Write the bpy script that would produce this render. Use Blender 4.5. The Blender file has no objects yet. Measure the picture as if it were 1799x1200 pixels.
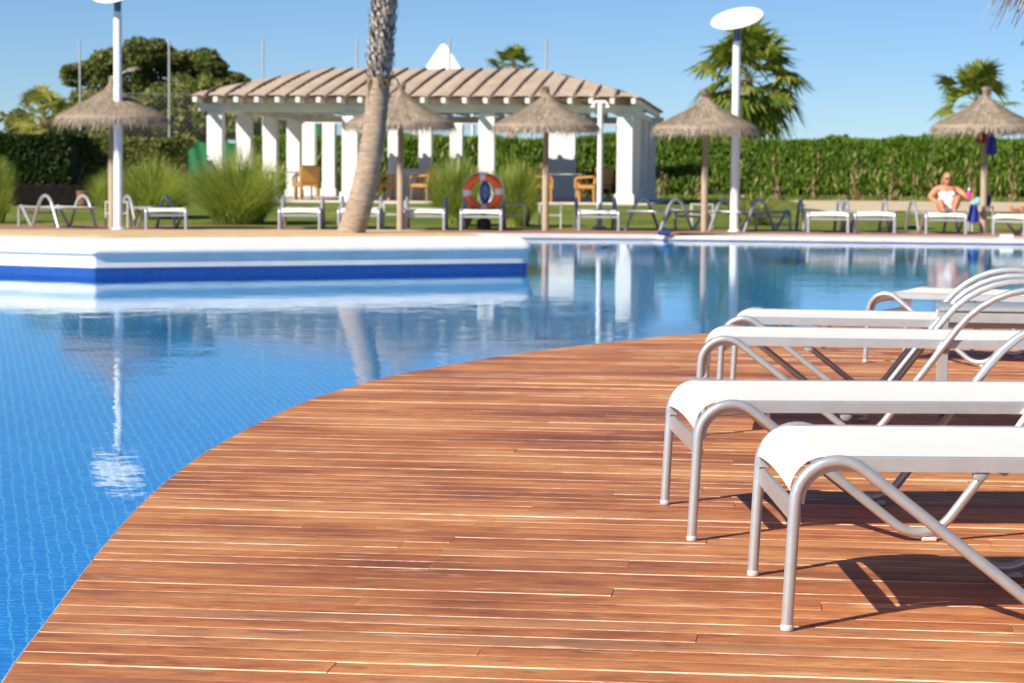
import bpy, math, random
import numpy as np
from mathutils import Vector, Matrix, noise

random.seed(7)
RNG = np.random.default_rng(7)
SC = bpy.context.scene
COL = SC.collection
R = math.radians

# ------------------------------------------------------------------ camera geometry (85 mm lens, eye at 0.97 m)
FPX, EYE, TILT, ROLL = 4248.0, 0.97, math.atan(290 / 4248.0), 0.0075
_f = Vector((0, math.cos(TILT), -math.sin(TILT)))
_u = Vector((0, math.sin(TILT), math.cos(TILT)))
_r = Vector((1, 0, 0))
_rc = _r * math.cos(ROLL) + _u * math.sin(ROLL)
_uc = _u * math.cos(ROLL) - _r * math.sin(ROLL)
def ray(x, y): return _f * FPX + _rc * (x - 899.5) - _uc * (y - 600)
def ground(x, y, z=0.0):
    """world point on the level z seen at photo pixel x, y (survey of the place from the photograph)"""
    r = ray(x, y); k = (z - EYE) / r.z
    return Vector((r.x * k, r.y * k, z))
def atdist(x, y, d):
    r = ray(x, y); k = d / r.y
    return Vector((r.x * k, d, EYE + r.z * k))

cam = bpy.data.cameras.new('Camera'); cam_o = bpy.data.objects.new('Camera', cam); COL.objects.link(cam_o)
cam.sensor_width = 36; cam.lens = 36 * FPX / 1799.0; cam.clip_start = 0.1; cam.clip_end = 6000
cam_o.matrix_world = Matrix((( _rc.x, _uc.x, -_f.x, 0), (_rc.y, _uc.y, -_f.y, 0), (_rc.z, _uc.z, -_f.z, EYE), (0, 0, 0, 1)))
cam.dof.use_dof = True; cam.dof.focus_distance = 5.45; cam.dof.aperture_fstop = 11.0; cam.dof.aperture_blades = 9
SC.camera = cam_o

# ------------------------------------------------------------------ mesh helpers
class MB:
    def __init__(s): s.v = []; s.f = []
    def quad(s, a, b, c, d):
        n = len(s.v); s.v += [tuple(a), tuple(b), tuple(c), tuple(d)]; s.f.append((n, n+1, n+2, n+3))
    def poly(s, pts):
        n = len(s.v); s.v += [tuple(p) for p in pts]; s.f.append(tuple(range(n, n+len(pts))))
    def box(s, cx, cy, cz, sx, sy, sz, M=None, bev=0.0):
        if bev > 0:
            b = bev; n = len(s.v); xs, ys, zs = sx/2, sy/2, sz/2
            rings = [(-zs, b), (-zs + b, 0), (zs - b, 0), (zs, b)]
            for z, i in rings:
                x, y = xs - i, ys - i; k = b * 0.6
                for p in ((-x+k, -y), (x-k, -y), (x, -y+k), (x, y-k), (x-k, y), (-x+k, y), (-x, y-k), (-x, -y+k)):
                    q = Vector((cx + p[0], cy + p[1], cz + z)); s.v.append(tuple(M @ q if M else q))
            for r in range(3):
                for i in range(8):
                    a = n + r*8 + i; c = n + r*8 + (i+1) % 8; s.f.append((a, c, c+8, a+8))
            s.f.append(tuple(n + i for i in reversed(range(8)))); s.f.append(tuple(n + 24 + i for i in range(8)))
            return
        n = len(s.v)
        for dz in (-.5, .5):
            for dx, dy in ((-.5, -.5), (.5, -.5), (.5, .5), (-.5, .5)):
                q = Vector((cx + dx*sx, cy + dy*sy, cz + dz*sz)); s.v.append(tuple(M @ q if M else q))
        for f in ((3,2,1,0), (4,5,6,7), (0,1,5,4), (1,2,6,5), (2,3,7,6), (3,0,4,7)): s.f.append(tuple(n+i for i in f))
    def sweep(s, path, sec, up=None, closed=False, caps=True):
        """sec: list of (a, b) offsets or function(i)->list; a along side vector, b along up vector"""
        P = [Vector(p) for p in path]; N = len(P); n0 = len(s.v); prev = None; k = None
        for i, p in enumerate(P):
            if closed: t = P[(i+1) % N] - P[i-1]
            else: t = P[min(i+1, N-1)] - P[max(i-1, 0)]
            t.normalize()
            if up is not None: side = t.cross(Vector(up))
            elif prev is None: side = t.cross(Vector((0, 0, 1)) if abs(t.z) < .9 else Vector((0, 1, 0)))
            else: side = prev - t * prev.dot(t)
            if side.length < 1e-6: side = Vector((1, 0, 0))
            side.normalize(); prev = side; w = side.cross(t)
            c = sec(i) if callable(sec) else sec; k = len(c)
            for a, b in c: s.v.append(tuple(p + side*a + w*b))
        for i in range(N if closed else N-1):
            j = (i+1) % N
            for q in range(k):
                q2 = (q+1) % k; s.f.append((n0+i*k+q, n0+i*k+q2, n0+j*k+q2, n0+j*k+q))
        if caps and not closed:
            s.f.append(tuple(n0+q for q in reversed(range(k)))); s.f.append(tuple(n0+(N-1)*k+q for q in range(k)))
    def tube(s, path, r, seg=10, closed=False, caps=True):
        cs = [(math.cos(2*math.pi*i/seg), math.sin(2*math.pi*i/seg)) for i in range(seg)]
        if isinstance(r, (int, float)): s.sweep(path, [(a*r, b*r) for a, b in cs], closed=closed, caps=caps)
        else: s.sweep(path, lambda i: [(a*r[i], b*r[i]) for a, b in cs], closed=closed, caps=caps)
    def lathe(s, prof, seg=24, c=(0, 0, 0), M=None, caps=True):
        n0 = len(s.v); k = len(prof)
        for i in range(seg):
            a = 2*math.pi*i/seg
            for r, z in prof:
                q = Vector((c[0] + r*math.cos(a), c[1] + r*math.sin(a), c[2] + z)); s.v.append(tuple(M @ q if M else q))
        for i in range(seg):
            j = (i+1) % seg
            for q in range(k-1): s.f.append((n0+i*k+q, n0+j*k+q, n0+j*k+q+1, n0+i*k+q+1))
        if caps:
            s.f.append(tuple(n0+i*k for i in reversed(range(seg)))); s.f.append(tuple(n0+i*k+k-1 for i in range(seg)))
    def build(s, name, mat, parent=None, smooth=True, ang=40):
        me = bpy.data.meshes.new(name); me.from_pydata(s.v, [], s.f); me.update()
        if smooth and s.f:
            me.polygons.foreach_set('use_smooth', [True]*len(me.polygons)); me.set_sharp_from_angle(angle=R(ang))
        return link(name, me, mat, parent)
def link(name, me, mat, parent=None):
    if mat: me.materials.append(mat)
    o = bpy.data.objects.new(name, me); COL.objects.link(o)
    if parent: o.parent = parent
    return o
def np_mesh(name, V, nper, mat, parent=None):
    """V: (n, nper, 3) array of separate small faces"""
    V = np.asarray(V, dtype=np.float32); n = V.shape[0]
    me = bpy.data.meshes.new(name); me.vertices.add(n*nper); me.vertices.foreach_set('co', V.reshape(-1))
    me.loops.add(n*nper); me.loops.foreach_set('vertex_index', np.arange(n*nper, dtype=np.int32))
    me.polygons.add(n); me.polygons.foreach_set('loop_start', np.arange(0, n*nper, nper, dtype=np.int32))
    me.update(calc_edges=True); me.validate()
    return link(name, me, mat, parent)
def fillet(pts, rad, seg=8):
    out = [Vector(pts[0])]
    for i in range(1, len(pts)-1):
        a, b, c = Vector(pts[i-1]), Vector(pts[i]), Vector(pts[i+1]); r = rad[i] if isinstance(rad, (list, tuple)) else rad
        u, w = (a-b).normalized(), (c-b).normalized(); th = u.angle(w)
        if r <= 0 or abs(th - math.pi) < 1e-3: out.append(b); continue
        L = r / math.tan(th/2); L = min(L, (a-b).length*.98, (c-b).length*.98); r2 = L*math.tan(th/2)
        cen = b + (u+w).normalized() * (r2/math.sin(th/2)); p0, p1 = b+u*L - cen, b+w*L - cen
        ang = p0.angle(p1); ax = p0.cross(p1).normalized()
        for k in range(seg+1): out.append(cen + Matrix.Rotation(ang*k/seg, 3, ax) @ p0)
    out.append(Vector(pts[-1])); return out

# ------------------------------------------------------------------ object bookkeeping
def tag(o, label, cat, group=None):
    o['label'] = label; o['category'] = cat
    if group: o['group'] = group
    return o
def thing(name, label, cat, loc=(0, 0, 0), rz=0, group=None, sc=1.0):
    o = bpy.data.objects.new(name, None); COL.objects.link(o); o.empty_display_size = .2
    o.location = loc; o.rotation_euler = (0, 0, rz); o.scale = (sc, sc, sc)
    return tag(o, label, cat, group)
def struct(o, kind='structure'): o['kind'] = kind; return o
def kids(o): return [c for c in bpy.data.objects if c.parent == o]
def dup(root, label, loc, rz=0, sc=1.0, skip=()):
    r = root.copy(); COL.objects.link(r); r.location = loc; r.rotation_euler = (0, 0, rz); r.scale = (sc, sc, sc); r['label'] = label
    for ch in kids(root):
        if ch.name.split('.')[0] in skip: continue
        c = ch.copy(); COL.objects.link(c); c.parent = r
        for g in kids(ch):
            d = g.copy(); COL.objects.link(d); d.parent = c
    return r

# ------------------------------------------------------------------ materials
def newmat(name):
    m = bpy.data.materials.new(name); m.use_nodes = True; nt = m.node_tree
    return m, nt, nt.nodes['Principled BSDF'], nt.nodes['Material Output']
def N(nt, typ, **kw):
    n = nt.nodes.new(typ)
    for k, v in kw.items():
        if k in n.inputs: n.inputs[k].default_value = v
        else: setattr(n, k, v)
    return n
def ramp(nt, fac, stops):
    r = nt.nodes.new('ShaderNodeValToRGB'); e = r.color_ramp.elements
    while len(e) < len(stops): e.new(0.5)
    for i, (p, c) in enumerate(stops): e[i].position = p; e[i].color = (*c, 1) if len(c) == 3 else c
    nt.links.new(fac, r.inputs[0]); return r.outputs[0]
def math_n(nt, op, a, b=None):
    n = nt.nodes.new('ShaderNodeMath'); n.operation = op
    for i, x in enumerate((a, b)):
        if x is None: continue
        if isinstance(x, (int, float)): n.inputs[i].default_value = x
        else: nt.links.new(x, n.inputs[i])
    return n.outputs[0]
def mixc(nt, fac, a, b, mode='MIX'):
    n = nt.nodes.new('ShaderNodeMix'); n.data_type = 'RGBA'; n.blend_type = mode
    for s, x in ((0, fac), (6, a), (7, b)):
        if isinstance(x, (int, float)): n.inputs[s].default_value = x
        elif isinstance(x, tuple): n.inputs[s].default_value = (*x, 1)
        else: nt.links.new(x, n.inputs[s])
    return n.outputs[2]
def objco(nt, scale=(1, 1, 1), rot=(0, 0, 0)):
    t = nt.nodes.new('ShaderNodeTexCoord'); mp = nt.nodes.new('ShaderNodeMapping'); nt.links.new(t.outputs['Object'], mp.inputs[0])
    mp.inputs['Scale'].default_value = scale; mp.inputs['Rotation'].default_value = rot; return mp.outputs[0]
def noise_n(nt, vec, scale, detail=4, rough=.55):
    n = N(nt, 'ShaderNodeTexNoise', Scale=scale, Detail=detail, Roughness=rough); nt.links.new(vec, n.inputs['Vector']); return n.outputs['Fac']
def bump(nt, bsdf, height, strength=.3, dist=.01):
    b = N(nt, 'ShaderNodeBump', Strength=strength, Distance=dist); nt.links.new(height, b.inputs['Height']); nt.links.new(b.outputs[0], bsdf.inputs['Normal']); return b
def simple(name, c1, c2=None, scale=8, rough=.6, metal=0, bmp=0, stretch=(1, 1, 1), spec=None, detail=4):
    m, nt, b, o = newmat(name); c2 = c2 or tuple(x*.8 for x in c1)
    co = objco(nt, stretch); f = noise_n(nt, co, scale, detail)
    nt.links.new(ramp(nt, f, [(.3, c2), (.7, c1)]), b.inputs['Base Color'])
    b.inputs['Roughness'].default_value = rough; b.inputs['Metallic'].default_value = metal
    if spec is not None: b.inputs['Specular IOR Level'].default_value = spec
    if bmp: bump(nt, b, f, bmp)
    return m
def leafmat(name, cols, trans=.35, scale=.8, rough=.55):
    """two-sided leaf: colours vary by leaf and by clump; light passes through"""
    m, nt, b, o = newmat(name)
    g = nt.nodes.new('ShaderNodeNewGeometry'); co = objco(nt)
    f = math_n(nt, 'ADD', math_n(nt, 'MULTIPLY', g.outputs['Random Per Island'], .6), math_n(nt, 'MULTIPLY', noise_n(nt, co, scale, 3), .55))
    c = ramp(nt, f, [(i/(len(cols)-1)*.7+.12, x) for i, x in enumerate(cols)])
    nt.links.new(c, b.inputs['Base Color']); b.inputs['Roughness'].default_value = rough; b.inputs['Specular IOR Level'].default_value = .3
    t = nt.nodes.new('ShaderNodeBsdfTranslucent'); nt.links.new(mixc(nt, .4, c, (.25, .35, .02)), t.inputs[0])
    mx = nt.nodes.new('ShaderNodeMixShader'); mx.inputs[0].default_value = trans
    nt.links.new(b.outputs[0], mx.inputs[1]); nt.links.new(t.outputs[0], mx.inputs[2]); nt.links.new(mx.outputs[0], o.inputs['Surface'])
    return m

M = {}
M['alu'] = simple('satin_aluminium', (.555, .56, .57), (.495, .50, .51), 30, .32, .55, 0)
M['alu_dark'] = simple('aged_aluminium', (.42, .41, .40), (.34, .33, .32), 20, .42, .2)
M['sling'] = simple('sling_fabric', (.76, .74, .695), (.725, .705, .66), 5, .75, 0, 0)
def sling():
    m = M['sling']; nt = m.node_tree; b = nt.nodes['Principled BSDF']
    co = objco(nt); w1 = N(nt, 'ShaderNodeTexWave', Scale=160.0, bands_direction='X'); w2 = N(nt, 'ShaderNodeTexWave', Scale=160.0, bands_direction='Y')
    nt.links.new(co, w1.inputs[0]); nt.links.new(co, w2.inputs[0])
    bump(nt, b, math_n(nt, 'ADD', w1.outputs[1], w2.outputs[1]), .25, .001)
    b.inputs['Sheen Weight'].default_value = .1
sling()
M['clear'] = simple('grey_plastic', (.55, .55, .53), (.5, .5, .48), 20, .3)
M['white'] = simple('white_paint', (.80, .79, .77), (.74, .73, .71), 3, .5)
M['stucco'] = simple('white_stucco', (.82, .81, .79), (.72, .71, .69), 4, .85, 0, .35)
M['wood_pole'] = simple('parasol_pole', (.33, .24, .16), (.24, .17, .11), 6, .7, 0, .2, (6, 6, .5))
M['wood_light'] = simple('pole_sleeve', (.46, .36, .25), (.36, .27, .18), 6, .7, 0, .2, (6, 6, .5))
M['wicker'] = simple('honey_wicker', (.52, .27, .07), (.36, .16, .035), 40, .6, 0, .4)
M['orange'] = simple('orange_plastic', (1.0, .16, .035), (.95, .13, .03), 6, .4)
M['blue'] = simple('blue_board', (.015, .10, .32), (.012, .08, .27), 6, .45)
M['skin'] = simple('skin', (.56, .25, .145), (.48, .19, .10), 9, .5)
M['hair'] = simple('blonde_hair', (.30, .19, .085), (.17, .10, .045), 30, .55, 0, .3, (4, 4, .6))
M['red'] = simple('dark_red_cloth', (.22, .025, .03), (.14, .015, .02), 8, .85)
M['bluecloth'] = simple('blue_cloth', (.03, .05, .35), (.02, .03, .22), 8, .85)
M['navy'] = simple('navy_towel', (.03, .055, .20), (.02, .035, .13), 12, .9, 0, .3)
M['pink'] = simple('pink_plastic', (.75, .04, .30), (.68, .03, .25), 6, .4)
M['aqua'] = simple('aqua_cloth', (.10, .42, .34), (.45, .60, .62), 14, .8)
M['green'] = simple('green_plastic', (.03, .22, .10), (.02, .16, .07), 6, .5)
M['windscreen'] = simple('green_windscreen', (.012, .17, .055), (.008, .12, .035), 1.2, .7, 0, .2)
M['netting'] = simple('galvanised_wire', (.25, .25, .24), (.2, .2, .19), 3, .5, .5)
M['grey_post'] = simple('galvanised_post', (.45, .46, .47), (.38, .39, .40), 4, .5, .3)
M['dark'] = simple('dark_plastic', (.03, .03, .035), (.02, .02, .02), 8, .5)
M['lampneck'] = simple('lamp_neck', (.10, .14, .24), (.08, .12, .20), 6, .4, .3)
M['shade_stone'] = simple('shade_tinted_stone', (.016, .014, .013), (.008, .007, .007), 5, .95, 0, .4, spec=.05)  # near-black base colour stands in for the shade on the low wall
M['sand'] = simple('sand_bed', (.62, .44, .24), (.50, .34, .17), 5, .95, 0, .5)
M['bark'] = simple('bark', (.13, .095, .07), (.075, .055, .04), 5, .9, 0, .6, (3, 3, .6))
M['straw_dead'] = leafmat('dead_fronds', [(.10, .06, .03), (.22, .13, .06), (.32, .2, .1)], .2)
M['thatch'] = leafmat('thatch_straw', [(.14, .10, .072), (.32, .245, .18), (.46, .365, .275), (.56, .46, .36)], .15, 6, .8)
M['boots'] = leafmat('palm_boots', [(.13, .095, .07), (.32, .26, .21), (.50, .44, .38)], .0, 4, .85)
M['palm_leaf'] = leafmat('palm_leaf', [(.03, .065, .01), (.08, .14, .018), (.18, .23, .03), (.32, .32, .06)], .38)
M['hedge_leaf'] = leafmat('hedge_leaf', [(.025, .06, .006), (.07, .15, .012), (.135, .25, .022), (.22, .33, .045)], .42, 1.1)
M['twig'] = leafmat('dry_twigs', [(.10, .065, .03), (.22, .15, .07), (.36, .27, .14)], .1, 2)
M['hedge_core'] = simple('hedge_core', (.022, .035, .008), (.012, .018, .006), 3, .9)
M['shade_leaf'] = leafmat('shade_tinted_hedge_leaf', [(.006, .014, .005), (.015, .032, .008), (.030, .058, .013)], .2, 1.5)  # leaf greens darkened to carry the shade over the left hedge
M['olive_leaf'] = leafmat('olive_leaf', [(.06, .085, .018), (.125, .16, .036), (.21, .235, .06), (.32, .29, .10)], .38, 1.0)
M['pine_leaf'] = leafmat('pine_needles', [(.028, .042, .010), (.066, .088, .018), (.12, .14, .03), (.19, .20, .05)], .28, .6)
M['grass_leaf'] = leafmat('grass_blades', [(.13, .19, .022), (.26, .35, .045), (.40, .47, .08), (.60, .58, .19)], .5, 1.5)
M['yucca_leaf'] = leafmat('yucca_leaf', [(.16, .19, .03), (.28, .29, .06), (.40, .36, .11)], .35, 2)
M['sprig'] = leafmat('sprig_leaf', [(.05, .15, .03), (.10, .25, .05), (.16, .30, .08)], .4, 2)

# ------------------------------------------------------------------ light
SUN_AZ = Vector((-.714, -.700, 0)).normalized(); SUN_EL = R(36.4)
sl = bpy.data.lights.new('Sun', 'SUN'); sl.energy = 4.3; sl.angle = R(.53); sl.color = (1.0, .93, .82)
so = bpy.data.objects.new('Sun', sl); COL.objects.link(so)
sd = (SUN_AZ * math.cos(SUN_EL) + Vector((0, 0, math.sin(SUN_EL))))
so.rotation_euler = sd.to_track_quat('Z', 'Y').to_euler(); so.location = (-20, -20, 30)
w = bpy.data.worlds.new('World'); SC.world = w; w.use_nodes = True
nt = w.node_tree; bg = nt.nodes['Background']; sky = nt.nodes.new('ShaderNodeTexSky')
sky.sky_type = 'NISHITA'; sky.sun_disc = False; sky.sun_elevation = SUN_EL
sky.sun_rotation = math.atan2(SUN_AZ.x, SUN_AZ.y); sky.altitude = 3000; sky.air_density = 1.0; sky.dust_density = .3; sky.ozone_density = 7.5
nt.links.new(sky.outputs[0], bg.inputs[0]); bg.inputs[1].default_value = .060
SC.view_settings.view_transform = 'Standard'; SC.view_settings.look = 'None'; SC.view_settings.exposure = 0.80
SC.view_settings.gamma = 1
SC.cycles.use_denoising = True; SC.cycles.denoiser = 'OPENIMAGEDENOISE'
SC.cycles.max_bounces = 10; SC.cycles.transparent_max_bounces = 8

# ------------------------------------------------------------------ deck of individual boards with a curved edge
TH = R(7.0); CT, ST = math.cos(TH), math.sin(TH)
def b2w(u, v, z=0): return (u*CT + v*ST, -u*ST + v*CT, z)
def w2b(p): return (p.x*CT - p.y*ST, p.x*ST + p.y*CT)
edge_px = [(0,1199),(20,1172),(45,1140),(90,1084),(140,1015),(190,950),(260,872),(350,800),(450,744),(550,699),(680,661),(800,639),(900,622),(1050,603),(1180,590),(1240,585),(1430,572)]
EB = [w2b(ground(*p)) for p in edge_px]
EV = [-6.0, -1.0, 2.0] + [e[1] for e in EB] + [17.1, 18.0, 18.8, 19.4, 19.9, 20.3]
EU = [1.6, -.20, -.93] + [e[0] for e in EB] + [1.35, 3.0, 5.4, 9.0, 15.0, 30.0]
EV = np.array(EV); EU = np.array(EU)
_sm = np.linspace(EV[0], EV[-1], 900); _su = np.interp(_sm, EV, EU)
_k = np.hanning(41); _k /= _k.sum(); _su[20:-20] = np.convolve(_su, _k, 'valid')
def edge_u(v): return float(np.interp(v, _sm, _su))
PITCH, GAP, TK = .106, .0022, .024
def board_profile():
    w = (PITCH - GAP)/2; r = .0032
    pr = [(-w, -TK)]
    for a in (0, 30, 60, 90): pr.append((-w + r - r*math.cos(R(a)), -r + r*math.sin(R(a))))
    for a in (90, 60, 30, 0): pr.append((w - r + r*math.cos(R(a)), -r + r*math.sin(R(a))))
    pr.append((w, -TK)); return pr
PR = board_profile(); dk = MB(); rb = random.Random(11)
row = 0; v = -5.0
while v < 20.2:
    x0 = max(edge_u(v - PITCH/2), edge_u(v + PITCH/2)); xmax = 26.0
    if x0 > xmax: break
    u = min(edge_u(v - PITCH/2), edge_u(v + PITCH/2)) - .01; start = True; end = x0 + rb.uniform(.5, 2.6)
    while u < xmax:
        uend = min(end, xmax); dz = rb.uniform(-.0012, .0012); tw = rb.uniform(-.004, .004)
        n = len(dk.v); k = len(PR)
        for side in (0, 1):
            for (b, z) in PR:
                vv = v + b; uu = (edge_u(vv) if start else u) if side == 0 else uend - .0018
                dk.v.append(b2w(uu, vv, z + dz + tw*b))
        for q in range(k-1): dk.f.append((n+q, n+k+q, n+k+q+1, n+q+1))
        dk.f.append(tuple(n+q for q in range(k))); dk.f.append(tuple(n+k+q for q in reversed(range(k))))
        u = uend; start = False; end = u + rb.choice((1.6, 1.9, 2.2, 2.45)) + rb.uniform(-.1, .1)
    v += PITCH; row += 1
def deckmat():
    m, nt, b, o = newmat('oiled_hardwood_boards')
    g = nt.nodes.new('ShaderNodeNewGeometry'); rnd = g.outputs['Random Per Island']
    # every board takes its own slice of the grain
    t = nt.nodes.new('ShaderNodeTexCoord'); mp = nt.nodes.new('ShaderNodeMapping'); nt.links.new(t.outputs['Object'], mp.inputs[0])
    mp.inputs['Rotation'].default_value = (0, 0, TH)
    off = nt.nodes.new('ShaderNodeCombineXYZ'); nt.links.new(math_n(nt, 'MULTIPLY', rnd, 37.0), off.inputs[0]); nt.links.new(math_n(nt, 'MULTIPLY', rnd, 91.0), off.inputs[2])
    add = nt.nodes.new('ShaderNodeVectorMath'); add.operation = 'ADD'; nt.links.new(mp.outputs[0], add.inputs[0]); nt.links.new(off.outputs[0], add.inputs[1])
    def stretch(x, y):
        s = nt.nodes.new('ShaderNodeMapping'); s.inputs['Scale'].default_value = (x, y, 1); nt.links.new(add.outputs[0], s.inputs[0]); return s.outputs[0]
    grain = noise_n(nt, stretch(4.5, 120), 1.0, 6, .7); fine = noise_n(nt, stretch(9, 420), 1.0, 3, .6); blot = noise_n(nt, stretch(2.3, 7), 1.6, 6, .65)
    f = math_n(nt, 'ADD', math_n(nt, 'MULTIPLY', grain, .22), math_n(nt, 'ADD', math_n(nt, 'MULTIPLY', blot, .42), math_n(nt, 'MULTIPLY', rnd, .09)))
    f = math_n(nt, 'ADD', f, .07)
    wm = nt.nodes.new('ShaderNodeMapping'); wm.inputs['Scale'].default_value = (.9, 2.2, 1); nt.links.new(mp.outputs[0], wm.inputs[0])
    wide = noise_n(nt, wm.outputs[0], .9, 6, .62); f = math_n(nt, 'ADD', f, math_n(nt, 'MULTIPLY', math_n(nt, 'SUBTRACT', wide, .5), .95))
    c = ramp(nt, f, [(.18, (.15, .046, .025)), (.31, (.31, .102, .038)), (.44, (.50, .180, .060)), (.57, (.62, .275, .100)), (.76, (.70, .41, .20))])
    c = mixc(nt, math_n(nt, 'MULTIPLY', fine, .25), c, (.14, .045, .018))
    sk = noise_n(nt, stretch(16, 75), 1.0, 5, .8); sm = nt.nodes.new('ShaderNodeMapRange'); sm.inputs[1].default_value = .36; sm.inputs[2].default_value = .66; sm.inputs[3].default_value = .76; sm.inputs[4].default_value = 1.20; nt.links.new(sk, sm.inputs[0])
    cv = nt.nodes.new('ShaderNodeCombineXYZ')
    for q in range(3): nt.links.new(sm.outputs[0], cv.inputs[q])
    c = mixc(nt, 1.0, c, cv.outputs[0], 'MULTIPLY')
    s2 = noise_n(nt, stretch(70, 160), 1.0, 3, .8); s2m = nt.nodes.new('ShaderNodeMapRange'); s2m.inputs[1].default_value = .62; s2m.inputs[2].default_value = .72; nt.links.new(s2, s2m.inputs[0])
    c = mixc(nt, math_n(nt, 'MULTIPLY', s2m.outputs[0], .5), c, (.09, .035, .02))
    db = nt.nodes.new('ShaderNodeMapRange'); db.inputs[1].default_value = .86; db.inputs[2].default_value = .93; nt.links.new(rnd, db.inputs[0])
    c = mixc(nt, math_n(nt, 'MULTIPLY', db.outputs[0], .26), c, (.16, .046, .030))
    lb = nt.nodes.new('ShaderNodeMapRange'); lb.inputs[1].default_value = .12; lb.inputs[2].default_value = .05; nt.links.new(rnd, lb.inputs[0])
    c = mixc(nt, math_n(nt, 'MULTIPLY', lb.outputs[0], .20), c, (.68, .42, .22))
    # dark damp blotches and a few bleached, bare patches
    n2 = noise_n(nt, stretch(2.8, 9), 2.2, 5, .68); dampm = nt.nodes.new('ShaderNodeMapRange'); dampm.inputs[1].default_value = .56; dampm.inputs[2].default_value = .68; nt.links.new(n2, dampm.inputs[0])
    c = mixc(nt, math_n(nt, 'MULTIPLY', dampm.outputs[0], .62), c, (.135, .036, .026))
    n3 = noise_n(nt, stretch(2.0, 13), 1.3, 4, .6); bl = nt.nodes.new('ShaderNodeMapRange'); bl.inputs[1].default_value = .63; bl.inputs[2].default_value = .67; nt.links.new(n3, bl.inputs[0])
    c = mixc(nt, math_n(nt, 'MULTIPLY', bl.outputs[0], .5), c, (.74, .50, .30))
    w4 = nt.nodes.new('ShaderNodeMapping'); w4.inputs['Scale'].default_value = (1.3, 3.0, 1); w4.inputs['Location'].default_value = (7.3, 2.1, 0); nt.links.new(mp.outputs[0], w4.inputs[0])
    n4 = noise_n(nt, w4.outputs[0], 1.1, 6, .65); st = nt.nodes.new('ShaderNodeMapRange'); st.inputs[1].default_value = .56; st.inputs[2].default_value = .68; nt.links.new(n4, st.inputs[0])
    c = mixc(nt, math_n(nt, 'MULTIPLY', st.outputs[0], .6), c, (.17, .050, .035))
    # worn arrises: pale bare wood where the board edge is rounded
    sep = nt.nodes.new('ShaderNodeSeparateXYZ'); nt.links.new(g.outputs['True Normal'], sep.inputs[0])
    ar = nt.nodes.new('ShaderNodeMapRange'); ar.inputs[1].default_value = .985; ar.inputs[2].default_value = .90; nt.links.new(sep.outputs[2], ar.inputs[0])
    wn = noise_n(nt, stretch(2.6, 4), 1.7, 5, .68); wr = nt.nodes.new('ShaderNodeMapRange'); wr.inputs[1].default_value = .44; wr.inputs[2].default_value = .54; nt.links.new(wn, wr.inputs[0])
    c = mixc(nt, math_n(nt, 'MULTIPLY', ar.outputs[0], math_n(nt, 'ADD', math_n(nt, 'MULTIPLY', wr.outputs[0], .62), .20)), c, (.92, .72, .55))
    nt.links.new(c, b.inputs['Base Color'])
    rr = nt.nodes.new('ShaderNodeMapRange'); rr.inputs[3].default_value = .46; rr.inputs[4].default_value = .66; nt.links.new(blot, rr.inputs[0])
    nt.links.new(rr.outputs[0], b.inputs['Roughness']); b.inputs['Specular IOR Level'].default_value = .22
    bump(nt, b, math_n(nt, 'ADD', math_n(nt, 'MULTIPLY', fine, .6), grain), .22, .002)
    return m
M['deck'] = deckmat()
struct(dk.build('deck', M['deck'], ang=25))
# dark sheet added beneath the board gaps so no water shows, and the curved fascia (pool wall) below the edge
sub = MB(); fas = MB(); lip = MB(); vs = [x for x in np.arange(-5, 20.25, .15)]
for a, b_ in zip(vs[:-1], vs[1:]):
    ua, ub = edge_u(a), edge_u(b_)
    sub.quad(b2w(ua+.02, a, -.03), b2w(27, a, -.03), b2w(27, b_, -.03), b2w(ub+.02, b_, -.03))
    fas.quad(b2w(ua+.012, a, -.026), b2w(ub+.012, b_, -.026), b2w(ub+.012, b_, -1.6), b2w(ua+.012, a, -1.6))
lip.sweep([b2w(edge_u(x)-.002, x, -.016) for x in vs], [(-.006, -.014), (.006, -.014), (.006, .010), (.002, .014), (-.002, .014), (-.006, .010)], up=(0, 0, 1))
struct(sub.build('deck_underlay', M['bark'])); 
M['lip'] = simple('worn_edge_strip', (.50, .34, .27), (.30, .15, .10), 6, .6)
struct(lip.build('deck_edge_strip', M['lip']))

# ------------------------------------------------------------------ pool
ZW = -.08
def tilemat(name, c1, c2, grout, size, rot=0, gw=.10, rough=.25, vertical=False):
    m, nt, b, o = newmat(name); t = nt.nodes.new('ShaderNodeTexCoord'); mp = nt.nodes.new('ShaderNodeMapping')
    nt.links.new(t.outputs['Object'], mp.inputs[0]); mp.inputs['Rotation'].default_value = (0, 0, rot); mp.inputs['Scale'].default_value = (1/size,)*3
    sp = nt.nodes.new('ShaderNodeSeparateXYZ'); nt.links.new(mp.outputs[0], sp.inputs[0])
    def line(sock):
        fr = math_n(nt, 'FRACT', sock); d = math_n(nt, 'ABSOLUTE', math_n(nt, 'SUBTRACT', fr, .5)); return math_n(nt, 'GREATER_THAN', d, .5 - gw/2)
    ax = (0, 2) if vertical else (0, 1)
    ln = math_n(nt, 'MAXIMUM', line(sp.outputs[ax[0]]), line(sp.outputs[ax[1]]))
    fl = nt.nodes.new('ShaderNodeVectorMath'); fl.operation = 'FLOOR'; nt.links.new(mp.outputs[0], fl.inputs[0])
    wn = nt.nodes.new('ShaderNodeTexWhiteNoise'); nt.links.new(fl.outputs[0], wn.inputs[0])
    c = mixc(nt, wn.outputs[0], c1, c2); c = mixc(nt, ln, c, grout)
    nt.links.new(c, b.inputs['Base Color']); b.inputs['Roughness'].default_value = rough; return m
M['pool_tile'] = tilemat('pool_mosaic', (.002, .30, .76), (.003, .38, .86), (.17, .70, .95), .045, R(-12.5), .13, .5)
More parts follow.
